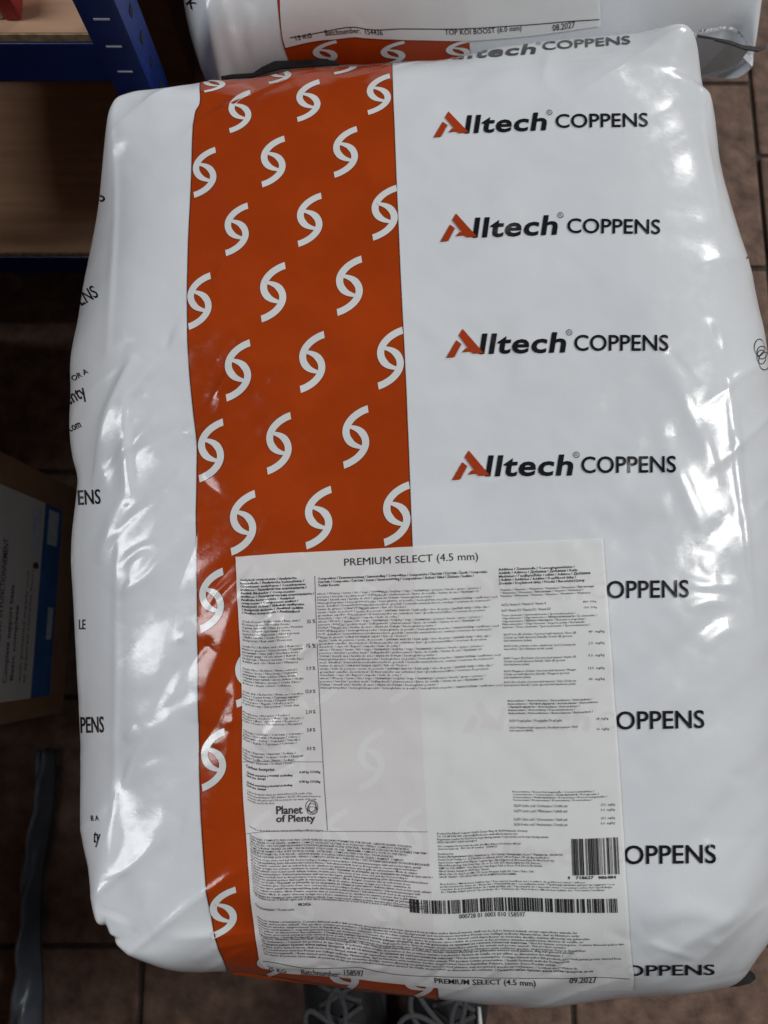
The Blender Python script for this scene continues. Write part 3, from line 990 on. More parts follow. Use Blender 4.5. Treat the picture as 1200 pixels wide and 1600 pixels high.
COMP = ('wheat / Weizen / tarwe / blé / trigo / пшеница / buğday / trigo / пшеница / pšenica / hvede / grano / pšenice / pszenica / kviečiai / '
        'poultry meal / Geflügelmehl / pluimveemeel / farine de volaille / harina de ave / брашно от птици / kanatlı unu / farinha de aves / мука из птицы / '
        'haemoglobin powder / Hämoglobinpulver / hemoglobinepoeder / hémoglobine en poudre / hemoglobina en polvo / хемоглобин / '
        'sunflower seed meal, dehulled / Sonnenblumenextraktionsschrot, geschält / zonnebloemzaadschroot, ontdopt / tourteau de tournesol / harina de girasol / слънчогледов шрот / '
        'fish oil / Fischöl / visolie / huile de poisson / aceite de pescado / рибено масло / balık yağı / óleo de peixe / рыбий жир / riblje ulje / '
        'groundnut expeller, decorticated / Erdnussexpeller aus enthülster Saat / grondnotenschilfers / tourteau de pression d\'arachide / '
        'rape oil / Rapsöl / raapolie / huile de colza / aceite de colza / рапично масло / kolza yağı / fish meal / Fischmehl / vismeel / farine de poisson / '
        'monocalcium phosphate / Monocalciumphosphat / monocalciumfosfaat / phosphate monocalcique / yeast products / Hefeerzeugnisse / gistproducten /').split()
lines, cur = [], []
for w_ in COMP:                                    # each raw material is a paragraph of its own
    cur.append(w_)
    if len(' '.join(cur)) > 118 * 2.4 and w_ == '/':
        lines += para(cur, 118)
        cur = []
lines = (lines * 4)[:31]
block('text_block', '\n'.join(lines), (498, 926), (780, 1077), -0.004, 1)
ADD = 'Additives / Zusatzstoffe / Toevoegingsmiddelen / Additifs / Aditivos / Добавки / Добавки / Katkı Maddeleri / Հավելումներ / aditivi / Aditivos / Добавки / Aditivi / Additives / Additivi / Doplňkové látky / Dodatki / Doplnkové látky / Priedai / Barevieler(Qatqı maddələri) Lisaained:'.split()
block('text_block', wrap(ADD, 54, 5), (779, 888), (922, 915), 0.018, 1)
block('text_block', wrap('Vitamins / Vitamine / Vitaminen / Vitamines / Vitaminas / Витамини / Vitaminler / Vitaminas / Витамины / Vitamini / Vitaminer / Vitamíny / Witaminy /'.split(), 66, 3), (781, 920), (928, 934), 0, 1)
block('text_block', '3a672a Vitamin A / Vitamin A / Vitamin A', (783, 943), (853, 947), 0, 1)
block('text_block', '3a671 Vitamin D3 / Vitamin D3 / Vitamin D3', (783, 952), (860, 956), 0, 1)
block('percentage', '8800  IU/kg', (910, 939), (931, 943), 0, 1)
block('percentage', '1760  IU/kg', (912, 948), (932, 952), 0, 1)
block('text_block', wrap('Trace elements / Spurenelemente / Sporenelementen / Oligoéléments / Oligoelementos / Микроелементи / İz elementler / Oligoelementos / Микроэлементы / Elementi u tragovima / Mikromineraler / Oligoelementi / Stopové prvky / Pierwiastki śladowe /'.split(), 64, 5), (784, 960), (933, 983), 0, 1)
for y, t, v, n in ((990, '3b107 Iron (II) (chelate of protein hydrolysates) / Eisen (II)\n(Chelat aus hydrolysierten Eiweiß) / Demir (II) (protein\nhidrolizatlarının şelatı)', '40  mg/kg', 3),
                   (1008, '3b202 Iodine (calcium iodate, anhydrous) / Jod (Calciumjodat,\nwasserfrei) / İyot (kalsiyum iyodat, susuz)', '2.5  mg/kg', 2),
                   (1027, '3b407 Copper (II) (chelate of protein hydrolysates) / Kupfer (II)\n(Chelat aus hydrolysierten Eiweiß) / Bakır (II) (protein\nhidrolizatlarının şelatı)', '5.5  mg/kg', 3),
                   (1047, '3b505 Manganese (chelate of protein hydrolysates) / Mangan\n(Chelat aus hydrolysierten Eiweiß) / Manganez (protein\nhidrolizatlarının şelatı)', '13.5  mg/kg', 3),
                   (1064, '3b612 Zinc (chelate of protein hydrolysates) / Zink (Chelat aus\nhydrolysierten Eiweiß) / Çinko (protein hidrolizatlarının şelatı)', '40  mg/kg', 2)):
    block('text_block', t, (787, y), (900, y + n * 5 - 1), 0.0, 1)
    block('percentage', v, (919, y - 5), (944, y), 0, 1)
block('text_block', wrap('Antioxidants / Antioxidantien / Antioxidanten / Antioxydants / Antioxidantes / Антиоксиданти / Antioksidanlar / Antioxidantes / Антиоксиданты / Antioksidansi / Antioxidanter / Antiossidanti / Antioxidanty / Przeciwutleniacze /'.split(), 62, 5), (793, 1093), (934, 1117), 0.004, 1)
block('text_block', '1b310 Propyl gallate / Propylgallat / Propil galat', (796, 1124), (878, 1129), 0, 1)
block('text_block', '1b320 Butylated hydroxyanisole / Butylhydroxyanisol / Bütil\nhidroksianisol (BHA)', (796, 1135), (902, 1144), 0, 1)
block('percentage', '28  mg/kg', (931, 1121), (950, 1126), 0, 1)
block('percentage', '56  mg/kg', (932, 1137), (951, 1142), 0, 1)
block('text_block', wrap('Preservatives / Konservierungsstoffe / Conserveermiddelen / Conservateurs / Conservantes / Консерванти / Koruyucular / Conservantes / Консерванты / Konzervansi / Konserveringsmidler / Conservanti / Konzervanty / Konserwanty /'.split(), 66, 4), (801, 1235), (948, 1252), 0.004, 1)
for y, t, v in ((1256, '1k200 Sorbic acid / Sorbinsäure / Sorbik asit', '27.5  mg/kg'), (1264, '1a270 Lactic acid / Milchsäure / Laktik asit', '5.0  mg/kg'), (1277, '1a330 Citric acid / Citronensäure / Sitrik asit', '23.9  mg/kg'), (1285, '1k236 Formic acid / Ameisensäure / Formik asit', '5.0  mg/kg')):
    block('text_block', t, (803, y), (886, y + 4.5), 0, 1)
    block('percentage', v, (938, y - 1), (960, y + 4), 0, 1)
EXT = 'EXTRUDED COMPLETE FEED FOR FISH / EXTRUDIERTES ALLEINFUTTERMITTEL FÜR FISCHE / GEËXTRUDEERD VOLLEDIG DIERVOEDER VOOR VISSEN / ALIMENT COMPLET EXTRUDÉ DESTINÉ AUX POISSONS / PIENSO COMPLETO EXTRUIDO PARA PECES / ЭКСТРУДИРОВАННЫЙ ПОЛНОРАЦИОННЫЙ КОРМ ДЛЯ РЫБ / BALIKLAR İÇİN EKSTRÜDE EDİLMİŞ TAM YEM / EKSTRUDIRANA HRANA ZA RIBE / EKSTRUDERET FULDFODER TIL FISK / MANGIME COMPLETO ESTRUSO PER PESCI / KOMPLETNÍ KRMIVO PRO RYBY EXTRUDOVANÉ /'.split()
block('text_block', wrap(EXT, 100, 7), (391, 1302), (669, 1330), 0.004, 1)
USE = 'Directions of use: store cool and dry, feed according to feeding recommendation / Gebrauchsanweisungen: kühl und trocken lagern, gemäß Fütterungsempfehlung (siehe Informationsbroschüre) füttern / Gebruiksvoorschrift: koel en droog bewaren, voeren volgens voeradvies / Mode d\'emploi: conserver dans un endroit frais et sec, distribuer les quantités prévues dans la grille de rationnement / Modo de empleo: almacenar en lugar seco y fresco, suministrar de acuerdo con la tabla / Указания за употреба: да се съхранява на хладно и сухо място / Kullanım talimatı: Serin ve kuru yerde saklayın, besleme önerisine göre /'.split()
block('text_block', wrap(USE, 136, 14), (394, 1334), (676, 1389), 0.006, 1)
block('text_block', 'The simultaneous use of different organic acids or their salts is contraindicated where one or more of them is used at or near the maximum permitted content', (398, 1393), (660, 1398), 0, 1)
block('text_block', 'Произведено / Üretim tarihi', (400, 1409), (459, 1414), 0, 1)
block('text_block', '08.2026', (466, 1409), (486, 1414), 0.02, 1)
block('text_block', 'Produced by Alltech Coppens GmbH, Dieter Weg 14, 41334 Nettetal, Germany\nTel. +31-88-2942 200, coppens@alltech.com, www.alltechcoppens.com\nRegistration number for feed for food producing animals / respectively non food-producing animals:\nDE05166014737 / DE05166014713', (683, 1300), (857, 1317), 0.006, 1)
block('text_block', 'ASC compliant feed produced under the Mass Balance Production Model\nwww.asc-aqua.org   ASC Site ID number   S0008615', (684, 1320), (813, 1328), 0.006, 1)
block('text_block', 'Distributed by:\nПолюс Интернационал Доо, Коневска 6a, 1000 Скопје, Македонија, Vracar P. Мандарски - 3860280133,\nProtein Feeds Trading s.r.o. (CZ2620306-1), Dělnická 692/29, 140 00 Praha 6, ČR, info@proteinfeeds.cz\nImport licence registered for Nigeria: Coppens Agro Allied Nigeria Ltd, 4d Seasons Plaza 7A Wren Road Oyo,\nAlltech Biotechnology Gıda Tarım Hayv. San. ve Tic. LTD. ŞTİ. Ankara Asfaltı No: 576, Bornova,\n35MB Tel: 0232 4788390   Yem İşletmesi Onay Belgesi Tarih ve No.su: 07.05.2012 α TR-0602022\nAlltech Ukraine, Kniazya 8, 04070 Kyiv, Ukraine\nAlltech Chile S.A., Ruta 5 sur KM 1.170, Sector Piruquina Casilla 309, Castro Chiloé, Chile\nSAG N° 4962001 - USO EXCLUSIVO EN LA ALIMENTACIÓN ANIMAL', (685, 1332), (880, 1371), 0.006, 1)
block('text_block', wrap('Best before / Mindestens haltbar bis / Ten minste houdbaar tot / à utiliser de préférence avant / utilícese preferentemente antes de / Beste før / Употреби до / son kullanma tarihi / Препоръчително датум за годност / a se consuma de preferință înainte de / най-добър до / Upotrijebiti do / anvendes inden / Consumare prima del / Spotřebujte do / Należy zużyć przed / Spotrebujte do / Tinkamas iki /'.split(), 118, 4), (688, 1379), (960, 1395), 0.004, 1)
END = 'Not for human consumption. Contains fishmeal and/or fish products, processed animal protein derived from poultry and/or farmed insects, shall not be fed to farmed animals except aquaculture animals, fur animals and porcine animals. This product contains preservatives. / Enthält Fischmehl und/oder Fischpresssaft und verarbeitetes tierisches Protein von Geflügel und/oder Nutzinsekten, darf an Nutztiere nicht verfüttert werden, ausgenommen Tiere in Aquakultur, Pelztiere, Schweine. Dieses Produkt enthält Konservierungsstoffe. / Bevat vismeel en/of visproducten en verwerkte dierlijke eiwitten afkomstig van gekweekte insecten en/of pluimvee, mag niet gevoerd worden aan herkauwers. / Contient des protéines de type farine de poissons et/ou soluble de poissons et des protéines animales transformées dérivées de volaille, ne pas utiliser en alimentation des ruminants. / Съдържа рибно брашно и/или рибни продукти, да не се използва за хранене на селскостопански животни. /'.split()
block('text_block', wrap(END, 208, 7), (404, 1430), (972, 1456), 0.006, 1)
block('text_block', wrap(END[60:] + END[:60], 208, 7), (410, 1459.5), (968, 1486), 0.006, 1)
block('bag_weight', '25 KG', (419, 1506), (446, 1513), 0.005, 2)
block('batch_text', 'Batchnumber:', (471, 1512), (531, 1520), 0.004, 2)
block('batch_text', '158597', (538, 1512), (568, 1521), 0.004, 2)
block('product_name', 'PREMIUM SELECT (4.5 mm)', (679, 1525), (836, 1535.5), 0.01, 2)
block('best_before', '09.2027', (889, 1525), (932, 1534), 0.01, 2)


def rule(pts, w, name='rule_line'):
    a, b = LAB.inv([p[0] for p in pts], [p[1] for p in pts])
    c = LAB(a, b)
    n = max(12, int(80 * (np.ptp(a) + np.ptp(b))))
    c = smooth_curve(c, n) if len(c) > 2 else np.stack([np.linspace(c[0, k], c[1, k], n) for k in (0, 1)], 1)
    V, F = stroke(c, w)
    return lay(name, BAG, V, F, LOFF, M['toner'], label)


rule([(492, 900), (499, 1080), (505, 1190), (512, 1297)], 0.00014)
rule([(379, 1190), (440, 1190), (505, 1190)], 0.00014)
rule([(381, 1298), (450, 1298), (668, 1299)], 0.00014)
rule([(411, 1499), (450, 1506), (500, 1511), (550, 1509), (575, 1512), (620, 1520), (680, 1523), (800, 1526), (984, 1527)], 0.00022)


def bars(name, widths, tl, br, parent):
    a, b = LAB.inv([tl[0], tl[0], br[0]], [tl[1], br[1], 0.5 * (tl[1] + br[1])])
    a = np.array([0.5 * (a[0] + a[1]), a[2]])
    tot = sum(widths)
    V, F, x = [], [], 0
    for i, w in enumerate(widths):
        if i % 2 == 0:
            x0, x1 = a[0] + (a[1] - a[0]) * x / tot, a[0] + (a[1] - a[0]) * (x + w) / tot
            base = len(V)
            for k in range(9):
                bb = b[0] + (b[1] - b[0]) * k / 8
                V += [(x0, bb), (x1, bb)]
            F += [(base + 2 * k, base + 2 * k + 1, base + 2 * k + 3, base + 2 * k + 2) for k in range(8)]
        x += w
    V = np.array(V)
    return tag(lay(name, BAG, LAB(V[:, 0], V[:, 1]), F, LOFF, M['toner'], parent), kind='stuff')


def ean(code):
    Lc = ['0001101', '0011001', '0010011', '0111101', '0100011', '0110001', '0101111', '0111011', '0110111', '0001011']
    par = ['LLLLLL', 'LLGLGG', 'LLGGLG', 'LLGGGL', 'LGLLGG', 'LGGLLG', 'LGGGLL', 'LGLGLG', 'LGLGGL', 'LGGLGL']
    inv = lambda s: ''.join('1' if c == '0' else '0' for c in s)
    s = '101'
    for d, p in zip(code[1:7], par[int(code[0])]):
        s += Lc[int(d)] if p == 'L' else inv(Lc[int(d)])[::-1]
    s += '01010'
    for d in code[7:]: s += inv(Lc[int(d)])
    s += '101'
    w, cur = [], s[0]; n = 0
    for c in s:
        if c == cur: n += 1
        else: w.append(n); cur, n = c, 1
    return w + [n]


bars('barcode', ean('8718627986484'), (893, 1310), (966, 1367), label)
block('barcode_digits', '8', (887, 1368), (890, 1373), 0.03, 2)
block('barcode_digits', '718627', (899, 1368), (927, 1373), 0.03, 2)
block('barcode_digits', '986484', (934, 1368), (962, 1373), 0.03, 2)
rb = random.Random(5)
bars('long_barcode', [rb.choice([1, 1, 2, 2, 3, 4]) if i % 2 == 0 else rb.choice([1, 1, 1, 2, 3]) for i in range(165)], (640, 1403), (964, 1424), label)
block('barcode_digits', '000728 01 0003 010 158597', (717, 1427), (820, 1434), 0.004, 2)


# bottom hem of the bag: black lined edge folded out at the lower right corner
def hem(sack, pts, zs, w, parent, name='hem', mat='hem', th=0.0012, drop=0.0):
    """thin double strip hanging out from a measured edge"""
    V, F = [], []
    n = len(pts)
    P = np.array([np.r_[at(p[0], p[1], z), z] for p, z in zip(pts, zs)])
    Q = np.array([np.r_[at(p[0], p[1], z), z] for p, z in zip(w, [z - drop for z in zs])])
    for i in range(n):
        V += [P[i], Q[i], Q[i] + [0, 0, -th], P[i] + [0, 0, -th]]
    for i in range(n - 1):
        a, b = 4 * i, 4 * (i + 1)
        for k in range(4):
            F.append((a + k, a + (k + 1) % 4, b + (k + 1) % 4, b + k))
    F += [(0, 3, 2, 1), (4 * n - 4, 4 * n - 3, 4 * n - 2, 4 * n - 1)]
    F = [f[::-1] for f in F]
    return mesh_obj(name, V, F, M[mat], parent, False)


hem(BAG, [(1058, 1530), (1085, 1525), (1110, 1518), (1130, 1515), (1155, 1512), (1172, 1516), (1179, 1522)], [0.43] * 7, [(1060, 1549.5), (1085, 1546.5), (1110, 1542), (1130, 1543), (1155, 1541), (1172, 1537), (1181, 1529)], bag, 'hem')

# ================================================================== the bag behind
ZE2, ZT2 = 0.43, 0.54
left2 = np.vstack([[[-0.20, 1.12]], [[-0.232, 0.9]], pl([(286, -40), (292, 0), (303, 40), (320, 82), (346, 122)], 0.47, -0.006)])
bottom2 = pl([(346, 122), (380, 112), (430, 104), (530, 100), (640, 101), (740, 99), (900, 84), (1000, 72), (1100, 64), (1150, 62), (1192, 60)], 0.44, 0, np.array([-0.016] * 7 + [-0.012, 0.004, 0.008, 0.008]))
right2 = np.vstack([[[0.35, 1.12]], [[0.365, 0.9]], pl([(1204, 0), (1200, 30), (1192, 60)], 0.47, 0.004)])
top2 = np.array([[-0.20, 1.12], [-0.05, 1.14], [0.1, 1.145], [0.25, 1.14], [0.35, 1.12]])
F2 = folds(0.5, [
    ([(352, 118), (358, 70), (352, 20), (340, -30)], 0.0035, 0.006, 0.006),
    ([(360, 60), (385, 30), (392, 5)], 0.0030, 0.006, 0.005),
    ([(380, 40), (400, 20), (420, -10)], 0.0022, 0.005, 0.005),
    ([(400, 90), (470, 70), (560, 78), (640, 80)], 0.0016, 0.006, 0.005),
    ([(470, 90), (560, 84), (660, 88)], 0.0014, 0.004, 0.004),
    ([(520, 60), (545, 40), (560, 10)], 0.0015, 0.008, 0.006),
    ([(900, 60), (950, 20), (1000, -20)], 0.002, 0.012, 0.01),
])
BK = Sack(left2, right2, bottom2, top2, ZE2, ZT2, 0.388, (0.085, 0.10, 0.16, 0.10), F2, 23, corner=(0.05, 0.07, 0.05, 0.05), tight=(1.0, 0.4, 1.0, 1.0))
back = thing('feed_bag', (0.08, 0.78, 0.388), 'white feed bag marked TOP KOI BOOST, lying behind the large bag', 'bag', 'plastic feed bags')
BK.skin('film', back, M['film'], 260, 260)
P, F = ribbon_grid(BK, [(405, -420), (411, -300), (418, -180), (425, -70), (431, -20), (434, 10), (438, 45), (444, 75), (452, 96)], [(700, -420), (707, -300), (715, -180), (722, -70), (727, -20), (730, 20), (733, 60), (735, 88), (736, 98)], 110, 240)
band2 = mesh_obj('printed_band', BK.drape(P, 0.0002), up_facing(P, F), M['orange'], back)
for c, h, w in (((508, 84), 40, 38), ((614, 84), 38, 38), ((716, 80), 34, 38)):
    swirl(BK, band2, c, h, w)
LAB_KEEP, LAB, BAG_KEEP, BAG, label_keep = LAB, Patch(BK, [(426, -300), (580, -304), (750, -306), (920, -308)], [(446, 74), (480, 66), (520, 61), (570, 59), (640, 62), (735, 63), (840, 54), (938, 40)], [(426, -300), (430, -180), (434, -70), (437, -20), (438, 20), (441, 55), (446, 74)], [(920, -308), (926, -180), (932, -76), (936, -30), (937, 0), (938, 40)]), BAG, BK, label
A_, B_ = np.meshgrid(np.linspace(0, 1, 160), np.linspace(0, 1, 180))
P = LAB(A_.ravel(), B_.ravel())
label = mesh_obj('label', BK.drape(P, 0.0009), up_facing(P, grid_faces(180, 160)), M['label'], back)
block('bag_weight', '15 KG', (462, 55), (488, 63), 0.004, 2)
block('batch_text', 'Batchnumber:  154436', (508, 46), (598, 55), 0.004, 2)
block('product_name', 'TOP KOI BOOST (6.0 mm)', (695, 45), (815, 56), 0.006, 2)
block('best_before', '08.2027', (863, 38), (898, 48), 0.006, 2)
rule([(453, 58), (500, 50), (545, 42), (600, 46), (700, 45), (800, 40), (936, 30)], 0.00018)
LAB, BAG, label = LAB_KEEP, BAG_KEEP, label_keep
word('side_letter', BK, 'K', (291, 6), (302, 16), 12, M['black'], back, 0.0005, 0.02)
hem(BK, [(345, 119), (362, 116), (395, 114), (410, 104), (430, 95), (470, 94), (500, 92), (526, 95)], [0.463] * 8, [(346, 124), (365, 122), (395, 120), (415, 113), (440, 107), (470, 105), (505, 102), (530, 101)], back)
hem(BK, [(1090, 54), (1110, 57.5), (1140, 63), (1160, 70), (1182, 73), (1195, 70)], [0.45] * 6, [(1090, 58), (1110, 61), (1140, 68), (1165, 77), (1185, 80), (1197, 74)], back)
# turned-under end flap, its shade under the hem painted in as grey
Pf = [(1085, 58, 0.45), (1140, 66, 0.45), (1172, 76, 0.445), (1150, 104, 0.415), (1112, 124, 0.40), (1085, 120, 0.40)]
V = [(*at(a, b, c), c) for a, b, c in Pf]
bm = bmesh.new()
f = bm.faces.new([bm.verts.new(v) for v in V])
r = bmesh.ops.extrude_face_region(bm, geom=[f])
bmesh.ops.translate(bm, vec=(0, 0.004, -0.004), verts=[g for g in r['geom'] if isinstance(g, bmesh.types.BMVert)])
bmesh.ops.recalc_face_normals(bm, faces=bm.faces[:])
bm_obj('end_flap', bm, M['flap_shade'], back)


# ================================================================== bags carrying the two on top
def lower_bag(x0, x1, y0, y1, z0, z1, lab, seed):
    L = np.array([[x0 + .01, y1], [x0, (y0 + y1) / 2], [x0 + .01, y0]]); Rr = np.array([[x1 - .01, y1], [x1, (y0 + y1) / 2], [x1 - .01, y0]])
    B = np.array([[x0 + .01, y0], [(x0 + x1) / 2, y0 - .012], [x1 - .01, y0]]); T = np.array([[x0 + .01, y1], [(x0 + x1) / 2, y1 + .012], [x1 - .01, y1]])
    s = Sack(L, Rr, B, T, z0 + (z1 - z0) * 0.45, z1, z0, (.1, .1, .1, .1), (), seed, 0.8, step=0.004)
    t = thing('feed_bag', ((x0 + x1) / 2, (y0 + y1) / 2, z0), lab, 'bag', 'plastic feed bags')
    s.skin('film', t, M['film'], 60, 80, 8)
    xa, xb = x0 + (x1 - x0) * 0.17, x0 + (x1 - x0) * 0.47
    X, Y = np.meshgrid(np.linspace(xa, xb, 30), np.linspace(y0 + 0.012, y1 - 0.012, 80))
    P = np.stack([X.ravel(), Y.ravel()], 1)
    mesh_obj('printed_band', s.drape(P, 0.0008), up_facing(P, grid_faces(80, 30)), M['orange'], t)


lower_bag(-0.20, 0.27, -0.26, 0.38, 0.180, 0.362, 'white feed bag in the pile right under the large labelled bag', 41)
lower_bag(-0.19, 0.26, -0.25, 0.37, 0.0, 0.190, 'white feed bag on the paving at the bottom of the front pile', 43)
lower_bag(-0.11, 0.26, 0.53, 1.08, 0.180, 0.398, 'white feed bag right under the bag marked TOP KOI BOOST', 45)
lower_bag(-0.10, 0.25, 0.54, 1.07, 0.0, 0.190, 'white feed bag on the paving at the bottom of the rear pile', 47)

# ================================================================== shelving
YF = 0.457
sh = thing('shelving_unit', (-0.6, 0.62, 0), 'blue metal shelving unit with chipboard shelves at upper left', 'shelving')
bm = box_bm(-0.2235, -0.1935, YF, YF + 0.0022, 0, 1.25)
bm = box_bm(-0.1957, -0.1935, YF + 0.002, YF + 0.042, 0, 1.25, bm=bm)
bm = box_bm(-0.2235, -0.2213, YF + 0.002, YF + 0.02, 0, 1.25, bm=bm)
post = bm_obj('upright', bm, M['blue'], sh)
for k in range(46):
    z = 0.03 + k * 0.0262
    bm = box_bm(-0.2145, -0.2025, YF - 0.0006, YF + 0.0003, z, z + 0.0013)
    bm_obj('slot', bm, M['slot'], post)
    bm = box_bm(-0.1932, -0.1929, YF + 0.018, YF + 0.026, z + 0.008, z + 0.014)
    bm_obj('slot', bm, M['dark'], post)
bm = box_bm(-0.2235, -0.1935, 0.86, 0.863, 0, 1.25); bm = box_bm(-0.1957, -0.1935, 0.83, 0.861, 0, 1.25, bm=bm)
bm_obj('upright', bm, M['blue'], sh)
for zt, nm in ((0.5275, 'upper'), (0.197, 'lower')):
    bm = box_bm(-1.25, -0.2240, YF + 0.003, YF + 0.008, zt - 0.040, zt, 0.001)
    bm = box_bm(-1.25, -0.2240, YF + 0.008, YF + 0.026, zt - 0.004, zt - 0.001, 0, bm=bm)
    bm_obj('beam', bm, M['blue'], sh)
    bm = box_bm(-1.25, -0.2240, 0.85, 0.855, zt - 0.040, zt, 0.001)
    bm_obj('beam', bm, M['blue'], sh)
    bd = bm_obj('shelf_board', box_bm(-1.25, -0.2245, YF + 0.006, 0.858, zt + 0.0003, zt + 0.0078, 0.0005), M['board'], sh)
    bm_obj('board_edge', box_bm(-1.25, -0.2248, YF + 0.0045, YF + 0.0058, zt + 0.0006, zt + 0.0074), M['board_edge'], bd)

c = thing('cardboard_box', (-0.7, 0.76, 0.2048), 'added light blocker shaped as a carton, unseen at the back of the lower shelf', 'box')  # unseen block added to keep back light off the lower board
bm_obj('carton', box_bm(-1.2, -0.235, 0.69, 0.845, 0.2050, 0.47, 0.003), M['card'], c)

# packet at the very edge of the upper shelf
x, y = at(8, 8, 0.56)
pk = thing('packet', (-0.36, 0.50, 0.5354), 'small red and white packet at the edge of the upper blue shelf', 'packet')
bm_obj('carton', box_bm(-0.42, -0.291, 0.474, 0.60, 0.5354, 0.565, 0.002), M['paper'], pk)
bm_obj('red_stripe', box_bm(-0.2905, -0.2775, 0.473, 0.601, 0.5356, 0.5655, 0.002), M['redbox'], pk)

# ================================================================== cardboard box on the left
XB = -0.425
bx = thing('cardboard_box', (-0.60, 0.06, 0), 'brown cardboard box with white and blue label, left of the large bag', 'box')
b1 = bm_obj('carton', box_bm(-0.80, XB, -0.085, 0.215, 0.0, 0.46, 0.003), M['card'], bx)
lb = bm_obj('label', box_bm(XB + 0.0004, XB + 0.0009, -0.060, 0.178, 0.052, 0.40), M['paper'], bx)
bm_obj('blue_stripe', box_bm(XB + 0.0010, XB + 0.0013, -0.060, 0.178, 0.052, 0.104), M['blueink'], lb)
for ya, yb, za, zb in ((0.128, 0.172, 0.064, 0.093), (0.010, 0.05, 0.060, 0.075)):
    bm_obj('printed_patch', box_bm(XB + 0.0014, XB + 0.0016, ya, yb, za, zb), M['paleink'], lb)


def wall_text(name, body, y0, z0, h, mat, bold=0.01, width=None):
    """a line of lettering on the box side that faces +x; reads along +y"""
    V, F = text_mesh(body, bold, 0, 2)
    k = h / CAP
    kx = k if width is None else width / np.ptp(V[:, 0])
    P = np.stack([np.full(len(V), XB + 0.0012), y0 + V[:, 0] * kx, z0 + V[:, 1] * k], 1)
    F = up_facing(V, F)
    return mesh_obj(name, P, F, M[mat], lb, False)


for body, y0, z0, h, w, b in (('SUPPORT BRILLANT IN FONCTIONNEMENT', -0.045, 0.190, 0.0115, 0.165, 0.012), ('Complete support basis', -0.040, 0.168, 0.009, 0.11, 0.012), ('Basic complete', -0.038, 0.153, 0.008, 0.085, 0.012),
                              ('with polished supply unit', -0.040, 0.134, 0.007, 0.13, 0.0), ('et appareil complet fourni', -0.042, 0.122, 0.007, 0.14, 0.0), ('SYSTEM', -0.03, 0.215, 0.02, 0.12, 0.02)):
    wall_text('printed_line', body, y0, z0, h, 'blackink', b, w)
bm = bmesh.new(); bmesh.ops.create_circle(bm, cap_ends=True, segments=14, radius=0.006)
for v in bm.verts: v.co = Vector((XB + 0.0014, 0.098 + v.co.y * 0.7, 0.118 + v.co.x * 1.3))
bm_obj('printed_patch', bm, M['blackink'], lb)
bm_obj('printed_patch', box_bm(XB + 0.0010, XB + 0.0012, 0.110, 0.165, 0.112, 0.136), M['paleink'], lb)

for ya, yb, lab in ((-1.0, -0.10, 'added light blocker shaped as a carton stack, unseen on the lower left'), (0.23, 0.44, 'added light blocker shaped as a carton, unseen between box and shelving')):  # unseen blocks added so the floor on the left falls into shade
    c = thing('cardboard_box', (-0.84, (ya + yb) / 2, 0), lab, 'box')
    bm_obj('carton', box_bm(-1.05, -0.63, ya, yb, 0.0, 0.85, 0.003), M['card'], c)

# grey-blue plastic sheet slumped along the floor, lower left
n, m = 60, 26
V = []
for i in range(n):
    t = i / (n - 1)
    y = -0.13 - 0.62 * t
    for j in range(m):
        s = j / (m - 1)
        wid = 0.020 + 0.035 * min(1, max(0, (t - 0.38) / 0.25))
        xc = -0.440 - 0.006 * t - 0.5 * wid
        x = xc + wid * (s - 0.0)
        z = 0.006 + 0.045 * math.sin(math.pi * s) ** 0.8 * (0.6 + 0.4 * t) + 0.006 * math.sin(26 * t + 9 * s) * math.sin(math.pi * s) + 0.004 * math.sin(61 * t - 5 * s) * math.sin(math.pi * s)
        V.append((x + 0.003 * math.sin(17 * t), y, z))
o = mesh_obj('plastic_sheet', V, grid_faces(n, m), M['sheet'])
tag(o, 'crumpled grey-blue plastic sheet on the dark paving at lower left', 'sheet')
md = o.modifiers.new('thickness', 'SOLIDIFY'); md.thickness = 0.0015


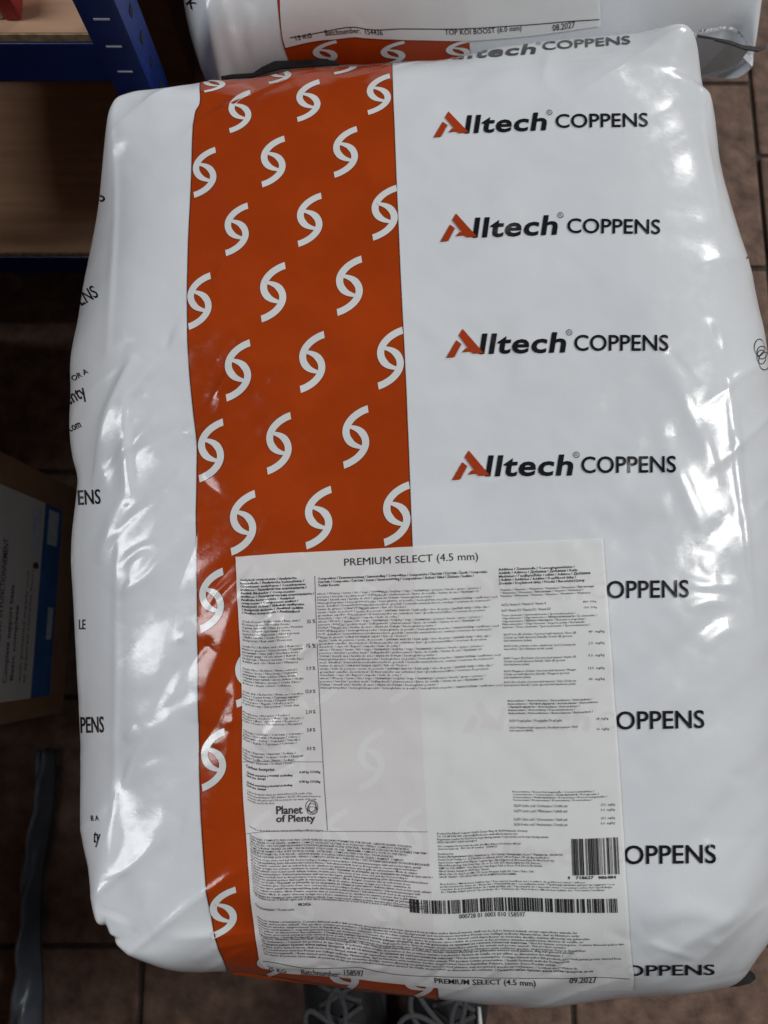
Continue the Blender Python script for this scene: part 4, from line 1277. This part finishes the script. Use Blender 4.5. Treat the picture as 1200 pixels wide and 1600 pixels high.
# ================================================================== shoes of the person taking the picture
def shoe(name, cx, ytoe, rot, lab, mark):
    t = thing(name, (cx, ytoe - 0.14, 0), lab, 'shoe', 'dark lace-up shoes')
    ca, sa = math.cos(rot), math.sin(rot)
    place = lambda x, y, z: (cx + x * ca - y * sa, ytoe + x * sa + y * ca, z)
    L, n, k = 0.285, 26, 24
    V = []
    for i in range(n):
        s = i / (n - 1)
        y = -L * s
        hw = 0.046 * (1 - (1 - min(1, s / 0.22)) ** 2.4) ** 0.5 * (1 - 0.22 * max(0, (s - 0.35)) / 0.65) * (1 - max(0, (s - 0.9) / 0.1) ** 2 * 0.5) + 0.001
        top = 0.040 + 0.012 * min(1, s / 0.2) + 0.058 * max(0, min(1, (s - 0.2) / 0.35)) ** 1.2
        for j in range(k):
            a = math.pi * j / (k - 1)
            V.append(place(hw * math.cos(a) * (1 - 0.35 * math.sin(a) ** 2 * (s > 0.25) * min(1, (s - 0.25) / 0.3)), y, 0.018 + (top - 0.018) * math.sin(a) ** 0.75))
    F = grid_faces(n, k)
    F.append(tuple(range(k))); F.append(tuple((n - 1) * k + j for j in range(k))[::-1])
    mesh_obj('upper', V, F, M['shoe'], t)
    V, F = [], []
    for lev, (z, g) in enumerate(((0.0, 0.0), (0.012, 0.004), (0.024, 0.003))):
        for i in range(40):
            a = 2 * math.pi * i / 40
            yy = -L / 2 + (L / 2 + g + 0.003) * math.sin(a)
            s = -yy / L
            hw = (0.047 + g) * (1 - 0.18 * max(0, s - 0.4))
            V.append(place(hw * abs(math.cos(a)) ** 0.55 * (1 if math.cos(a) > 0 else -1), yy, z))
    F = grid_faces(3, 40, 0, True); F.append(tuple(range(40))[::-1]); F.append(tuple(80 + i for i in range(40)))
    mesh_obj('sole', V, F, M['sole'], t)
    topz = lambda y: 0.040 + 0.012 + 0.058 * max(0, min(1, (-y / L - 0.2) / 0.35)) ** 1.2
    for r in range(4):                               # crossed laces
        y = -0.100 - r * 0.022
        for sg in (-1, 1):
            pts = [place(sg * 0.024 * (1 - 2 * q), y - 0.018 * q, topz(y - 0.018 * q) + 0.001 + 0.004 * math.sin(math.pi * q)) for q in np.linspace(0, 1, 9)]
            V, F = tube(pts, 0.0030, 7)
            mesh_obj('lace', V, F, M['lace'], t)
    rs = random.Random(int(cx * 1000) + 5)
    for q in range(6):                               # bow loops and ends, tangled
        a0 = q * 1.07 + rs.uniform(-0.4, 0.6)
        reach, open_, hz = rs.uniform(0.040, 0.066), rs.uniform(0.25, 0.8), rs.uniform(0.006, 0.022)
        pts = []
        for s in np.linspace(0, 1, 24):
            rr = reach * math.sin(math.pi * s) ** 0.8 + 0.004
            a = a0 + open_ * (s - 0.5) * 2 + 0.25 * math.sin(5 * s + q)
            pts.append(place(rr * math.cos(a) * 1.05, -0.138 + rr * math.sin(a), topz(-0.145) + 0.008 + hz * math.sin(math.pi * s)))
        V, F = tube(pts, 0.0030, 7)
        mesh_obj('lace', V, F, M['lace'], t)
    if mark:
        strokes = [[(0.030, -0.118), (0.034, -0.140), (0.046, -0.168)], [(0.034, -0.140), (0.024, -0.158)], [(0.038, -0.150), (0.052, -0.156)]]
        for st in strokes:
            P = smooth_curve(np.array(st), 8) if len(st) > 2 else np.array(st)
            V, F = tube([place(p[0], p[1], topz(p[1]) - 0.010) for p in P], 0.0026, 6)
            mesh_obj('emblem_stroke', V, F, M['white'], t)
    rim = [place(0.029 * math.cos(a), -0.222 + 0.047 * math.sin(a), 0.109 + 0.004 * math.cos(a) ** 2) for a in np.linspace(0, 2 * math.pi, 29)]
    V, F = tube(rim, 0.0055, 8, False)
    mesh_obj('collar', V, F, M['shoe'], t)
    mesh_obj('dark_opening', rim[:-1], [tuple(range(28))], M['dark'], t, False)  # flat dark disc across the collar, stands for the shaded inside
    return t


shoe('shoe', -0.062, -0.285, R(6), 'dark shoe with tangled grey laces below the orange band, left of the pair', False)
shoe('shoe', 0.092, -0.290, R(-6), 'dark shoe with a white mark on its side, right of the pair', True)
